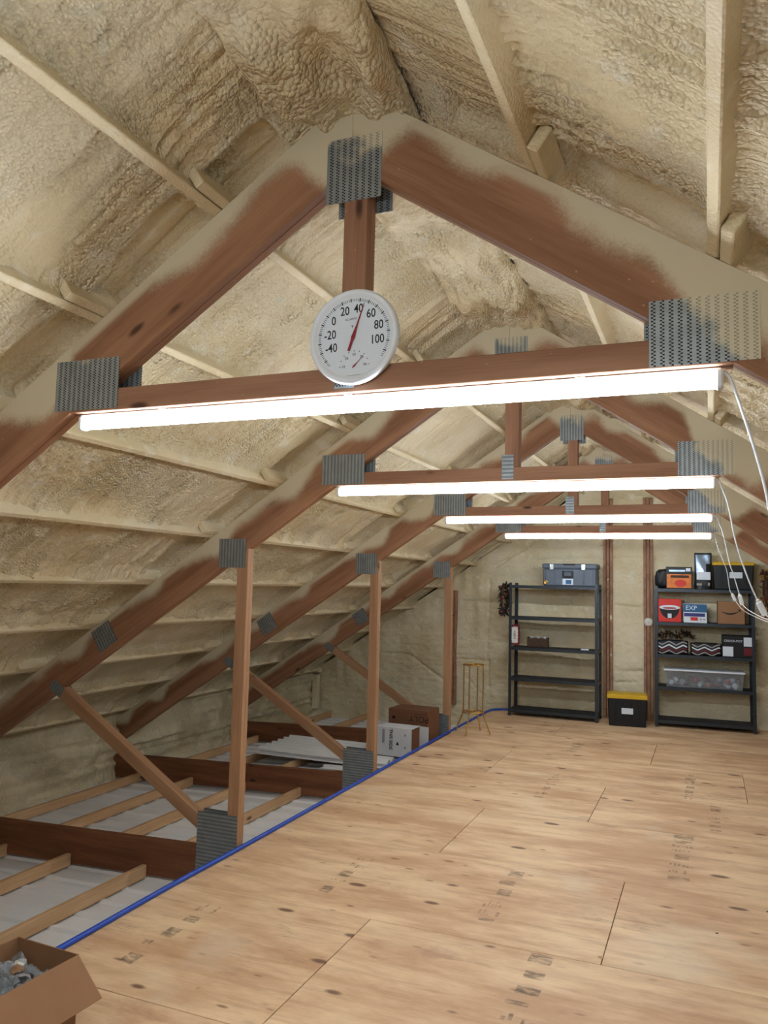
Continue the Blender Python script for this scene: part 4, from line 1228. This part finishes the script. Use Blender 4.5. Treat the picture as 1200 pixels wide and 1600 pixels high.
# ------------------------------------------------------------------ brass plant stand
def stand():
    cx, cy = -2.785, 9.90
    root = empty('plant_stand', (cx, cy, 0))
    ang = [math.radians(a) for a in (-95, -8, 82, 170)]
    zr, zt_ = 0.27, 0.86; r0 = 0.135
    for a in ang:
        c, s = math.cos(a), math.sin(a)
        tube('leg', spline([(0.24 * c, 0.24 * s, 0.008), (0.19 * c, 0.19 * s, 0.13), (0.145 * c, 0.145 * s, 0.24), (r0 * c, r0 * s, 0.33), (r0 * c, r0 * s, 0.55), (r0 * c, r0 * s, zt_)], 5), 0.009, 'gold', root, 8)
    for z in (zr, zt_):
        tube('hoop', [(r0 * math.cos(2 * PI * k / 32), r0 * math.sin(2 * PI * k / 32), z) for k in range(32)], 0.007, 'gold', root, 8, True)
    for a in (ang[0], ang[1]):
        c, s = math.cos(a), math.sin(a)
        tube('cross_bar', [(-r0 * c, -r0 * s, zr), (0, 0, zr), (r0 * c, r0 * s, zr)], 0.006, 'gold', root, 8)
        tube('cross_bar', [(-r0 * c, -r0 * s, zt_), (0, 0, zt_), (r0 * c, r0 * s, zt_)], 0.005, 'gold', root, 8)
    for a in ang:
        c, s = math.cos(a), math.sin(a)
        lathe('finial', [(0.004, 0), (0.013, 0.006), (0.013, 0.014), (0.004, 0.02)], 'gold', root, tr(r0 * c, r0 * s, zr + 0.02), 12)
    tag(root, 'tall brass wire plant stand with splayed legs on the plywood edge', 'plant stand')
stand()

# ------------------------------------------------------------------ cartons and loose steel in the left eave
def open_carton(name, loc, rot, w, d, h, mat, flaps, label, inner='card', tilt=None, hollow=True):
    """box of four walls and a bottom with flaps; origin bottom centre. flaps: (side, angle, length)"""
    root = empty(name, loc, rot)
    if tilt is not None: root.matrix_basis = root.matrix_basis @ tilt
    t = 0.005
    box('bottom', (0, 0, t / 2), (w, d, t), mat, root, 0.001)
    for sy in (-1, 1): box('wall_panel', (0, sy * (d / 2 - t / 2), h / 2 + t / 2), (w, t, h - t), mat, root, 0.001)
    for sx in (-1, 1): box('wall_panel', (sx * (w / 2 - t / 2), 0, h / 2 + t / 2), (t, d - 2 * t, h - t), mat, root, 0.001)
    for side, ang, ln in flaps:
        # ang: 0 upright, positive swings outward
        if side in ('+x', '-x'):
            sg = 1 if side == '+x' else -1
            m = tr(sg * w / 2, 0, h) @ ry(sg * ang) @ tr(0, 0, ln / 2); dm = (t * 0.7, d - 0.01, ln)
        else:
            sg = 1 if side == '+y' else -1
            m = tr(0, sg * d / 2, h) @ rx(-sg * ang) @ tr(0, 0, ln / 2); dm = (w - 0.01, t * 0.7, ln)
        bm = bmesh.new(); bm_box(bm, (0, 0, 0), dm, 0.001); bm_obj('flap', bm, mat, root, m)
    tag(root, label, 'cardboard box')
    return root

# near box with packing
NB = open_carton('open_box', (-2.66, 2.53, 0.0), -0.05, 0.36, 0.46, 0.285, 'card', [('+x', 2.35, 0.20), ('-x', 2.3, 0.17), ('-y', 2.5, 0.17)], 'open brown cardboard box full of crinkled plastic, in the near corner')
def bag():
    root = empty('plastic_bag', (-2.66, 2.53, 0.006))
    n = 40; V = np.zeros((n, n, 3)); u = np.linspace(-1, 1, n); U, W = np.meshgrid(u, u, indexing='ij')
    edge = np.clip((1 - np.maximum(np.abs(U), np.abs(W))) * 4, 0, 1)
    z = 0.10 + edge * (0.10 + 0.06 * np.abs(fbm(U * 2.2, W * 2.2, 3, 3)) + 0.03 * vnoise(U * 9, W * 9, 6))
    V[..., 0] = U * 0.162; V[..., 1] = W * 0.21; V[..., 2] = z
    grid_obj('film', V, 'bag', root, True)
    V2 = V.copy(); V2[..., 2] = 0.02 + (V[..., 2] - 0.1) * 0.85 + 0.045
    grid_obj('filling', V2, 'bag_dark', root, True)
    rnd = random.Random(8)
    for k in range(10):
        x, y = rnd.uniform(-0.11, 0.12), rnd.uniform(-0.15, 0.16)
        bm = bmesh.new(); bmesh.ops.create_icosphere(bm, subdivisions=2, radius=1)
        s = (rnd.uniform(0.02, 0.04), rnd.uniform(0.02, 0.045), rnd.uniform(0.012, 0.025))
        for v in bm.verts:
            kk = 1 + rnd.uniform(-0.22, 0.22); v.co = Vector((v.co.x * s[0], v.co.y * s[1], v.co.z * s[2])) * kk
        bm_obj('packing_scrap', bm, ['cream', 'bag_dark', 'card', 'bag_dark', 'grey_print'][k % 5], root, tr(x, y, 0.205 + rnd.uniform(0, 0.025)) @ rz(rnd.uniform(0, 3)))
    tag(root, 'crinkled clear plastic bag inside the near open box', 'plastic bag')
bag()

# POLY carton (printed upside down) and white carton, standing on the joists
zj = Z_LINER + 0.094
c = empty('poly_carton', (-3.63, 9.13, zj + 0.062), -0.04)
w, d, h = 0.51, 0.40, 0.478
bm = bmesh.new(); bm_box(bm, (w / 2, d / 2, h / 2), (w, d, h), 0.005); bm_obj('body', bm, 'card_dark', c)
for k in (0, 1):
    bm = bmesh.new(); bm_box(bm, (w / 2, d * (0.25 + 0.5 * k), h + 0.002), (w - 0.006, d / 2 - 0.006, 0.003)); bm_obj('flap', bm, 'card_dark', c)
text('lettering', 'POLY', 0.105, 'ink_black', c, tr(0.40, -0.002, 0.385) @ FRONT @ rz(PI))
quad_print('letter_bar', 0.30, 0.50, 0.438, 0.443, -0.001, 'ink_black', c)
disc_print('spot_print', 0.07, 0.38, 0.02, 0.02, -0.001, 'ink_black', c)
tag(c, 'brown carton with upside-down POLY lettering behind the white carton', 'carton')

wc = empty('white_carton', (-3.635, 8.76, zj + 0.062), -0.03)
w, d, h = 0.45, 0.27, 0.325; t = 0.005
for nm, cc, dd in (('wall_panel', (w / 2, t / 2, h / 2), (w, t, h)), ('wall_panel', (w / 2, d - t / 2, h / 2), (w, t, h)), ('wall_panel', (w / 2, d / 2, t / 2), (w, d - 2 * t, t)), ('wall_panel', (w / 2, d / 2, h - t / 2), (w, d - 2 * t, t)), ('wall_panel', (t / 2, d / 2, h / 2), (t, d - 2 * t, h - 2 * t))):
    bm = bmesh.new(); bm_box(bm, cc, dd); bm_obj(nm, bm, 'card_white', wc)
# open end flaps at +x: near flap swung toward the viewer, brown inside
bm = bmesh.new(); bm_box(bm, (0.045, 0, h / 2), (0.09, 0.004, h - 0.01)); bm_obj('flap', bm, 'card_dark', wc, tr(w, 0.002, 0) @ rz(0.25))
bm = bmesh.new(); bm_box(bm, (0.055, 0, h / 2), (0.11, 0.004, h - 0.01)); bm_obj('flap', bm, 'card_white', wc, tr(w, d - 0.002, 0) @ rz(-0.1))
bm = bmesh.new(); bm_box(bm, (w - 0.006, d / 2, h / 2), (0.004, d - 2 * t - 0.01, h - 0.03)); bm_obj('inner_panel', bm, 'card_dark', wc)
text('lettering', 'THIS SIDE', 0.055, 'ink_black', wc, tr(0.19, -0.002, 0.19) @ FRONT @ rz(-PI / 2), offset=0.001)
mesh_obj('arrow_print', [(0.255, -0.001, 0.13), (0.295, -0.001, 0.13), (0.275, -0.001, 0.175)], [(0, 1, 2)], 'ink_black', wc)
quad_print('small_print', 0.08, 0.11, 0.14, 0.30, -0.001, 'grey_print', wc)
for z in (0.11, 0.25): disc_print('spot_print', 0.37, z, 0.012, 0.014, -0.001, 'grey_print', wc)
tag(wc, 'white carton lying on its side with an open brown end', 'carton')

# loose ribbed steel sheets lying on the joists
sheets = [(-4.22, 8.86, 0.000, 1.66, 0.0, 'lower loose ribbed steel sheet of the pile on the joists'),
          (-4.25, 8.93, 0.032, 1.70, 0.0, 'upper loose ribbed steel sheet of the pile on the joists')]
for (x, y, dz, ln, a, lb) in sheets:
    o = ribbed('steel_sheet', 0.90, ln, 0.15, 0.026, 'steel', None, tr(x, y, zj + 0.004 + dz + sag(-3.6)) @ rz(a))
    tag(o, lb, 'steel sheet', 'loose steel sheets on the joists')
for (x, y, ln, lb) in ((-3.75, 8.22, 0.62, 'narrow steel strip lying in front of the sheet pile'), (-3.25, 8.25, 0.28, 'short steel strip lying next to the blue hose')):
    o = ribbed('steel_strip', 0.15, ln, 0.15, 0.02, 'steel', None, tr(x, y, zj + 0.004 + sag(x)) @ rz(-0.03) @ ry(-math.atan(E_SL)))
    tag(o, lb, 'steel strip')
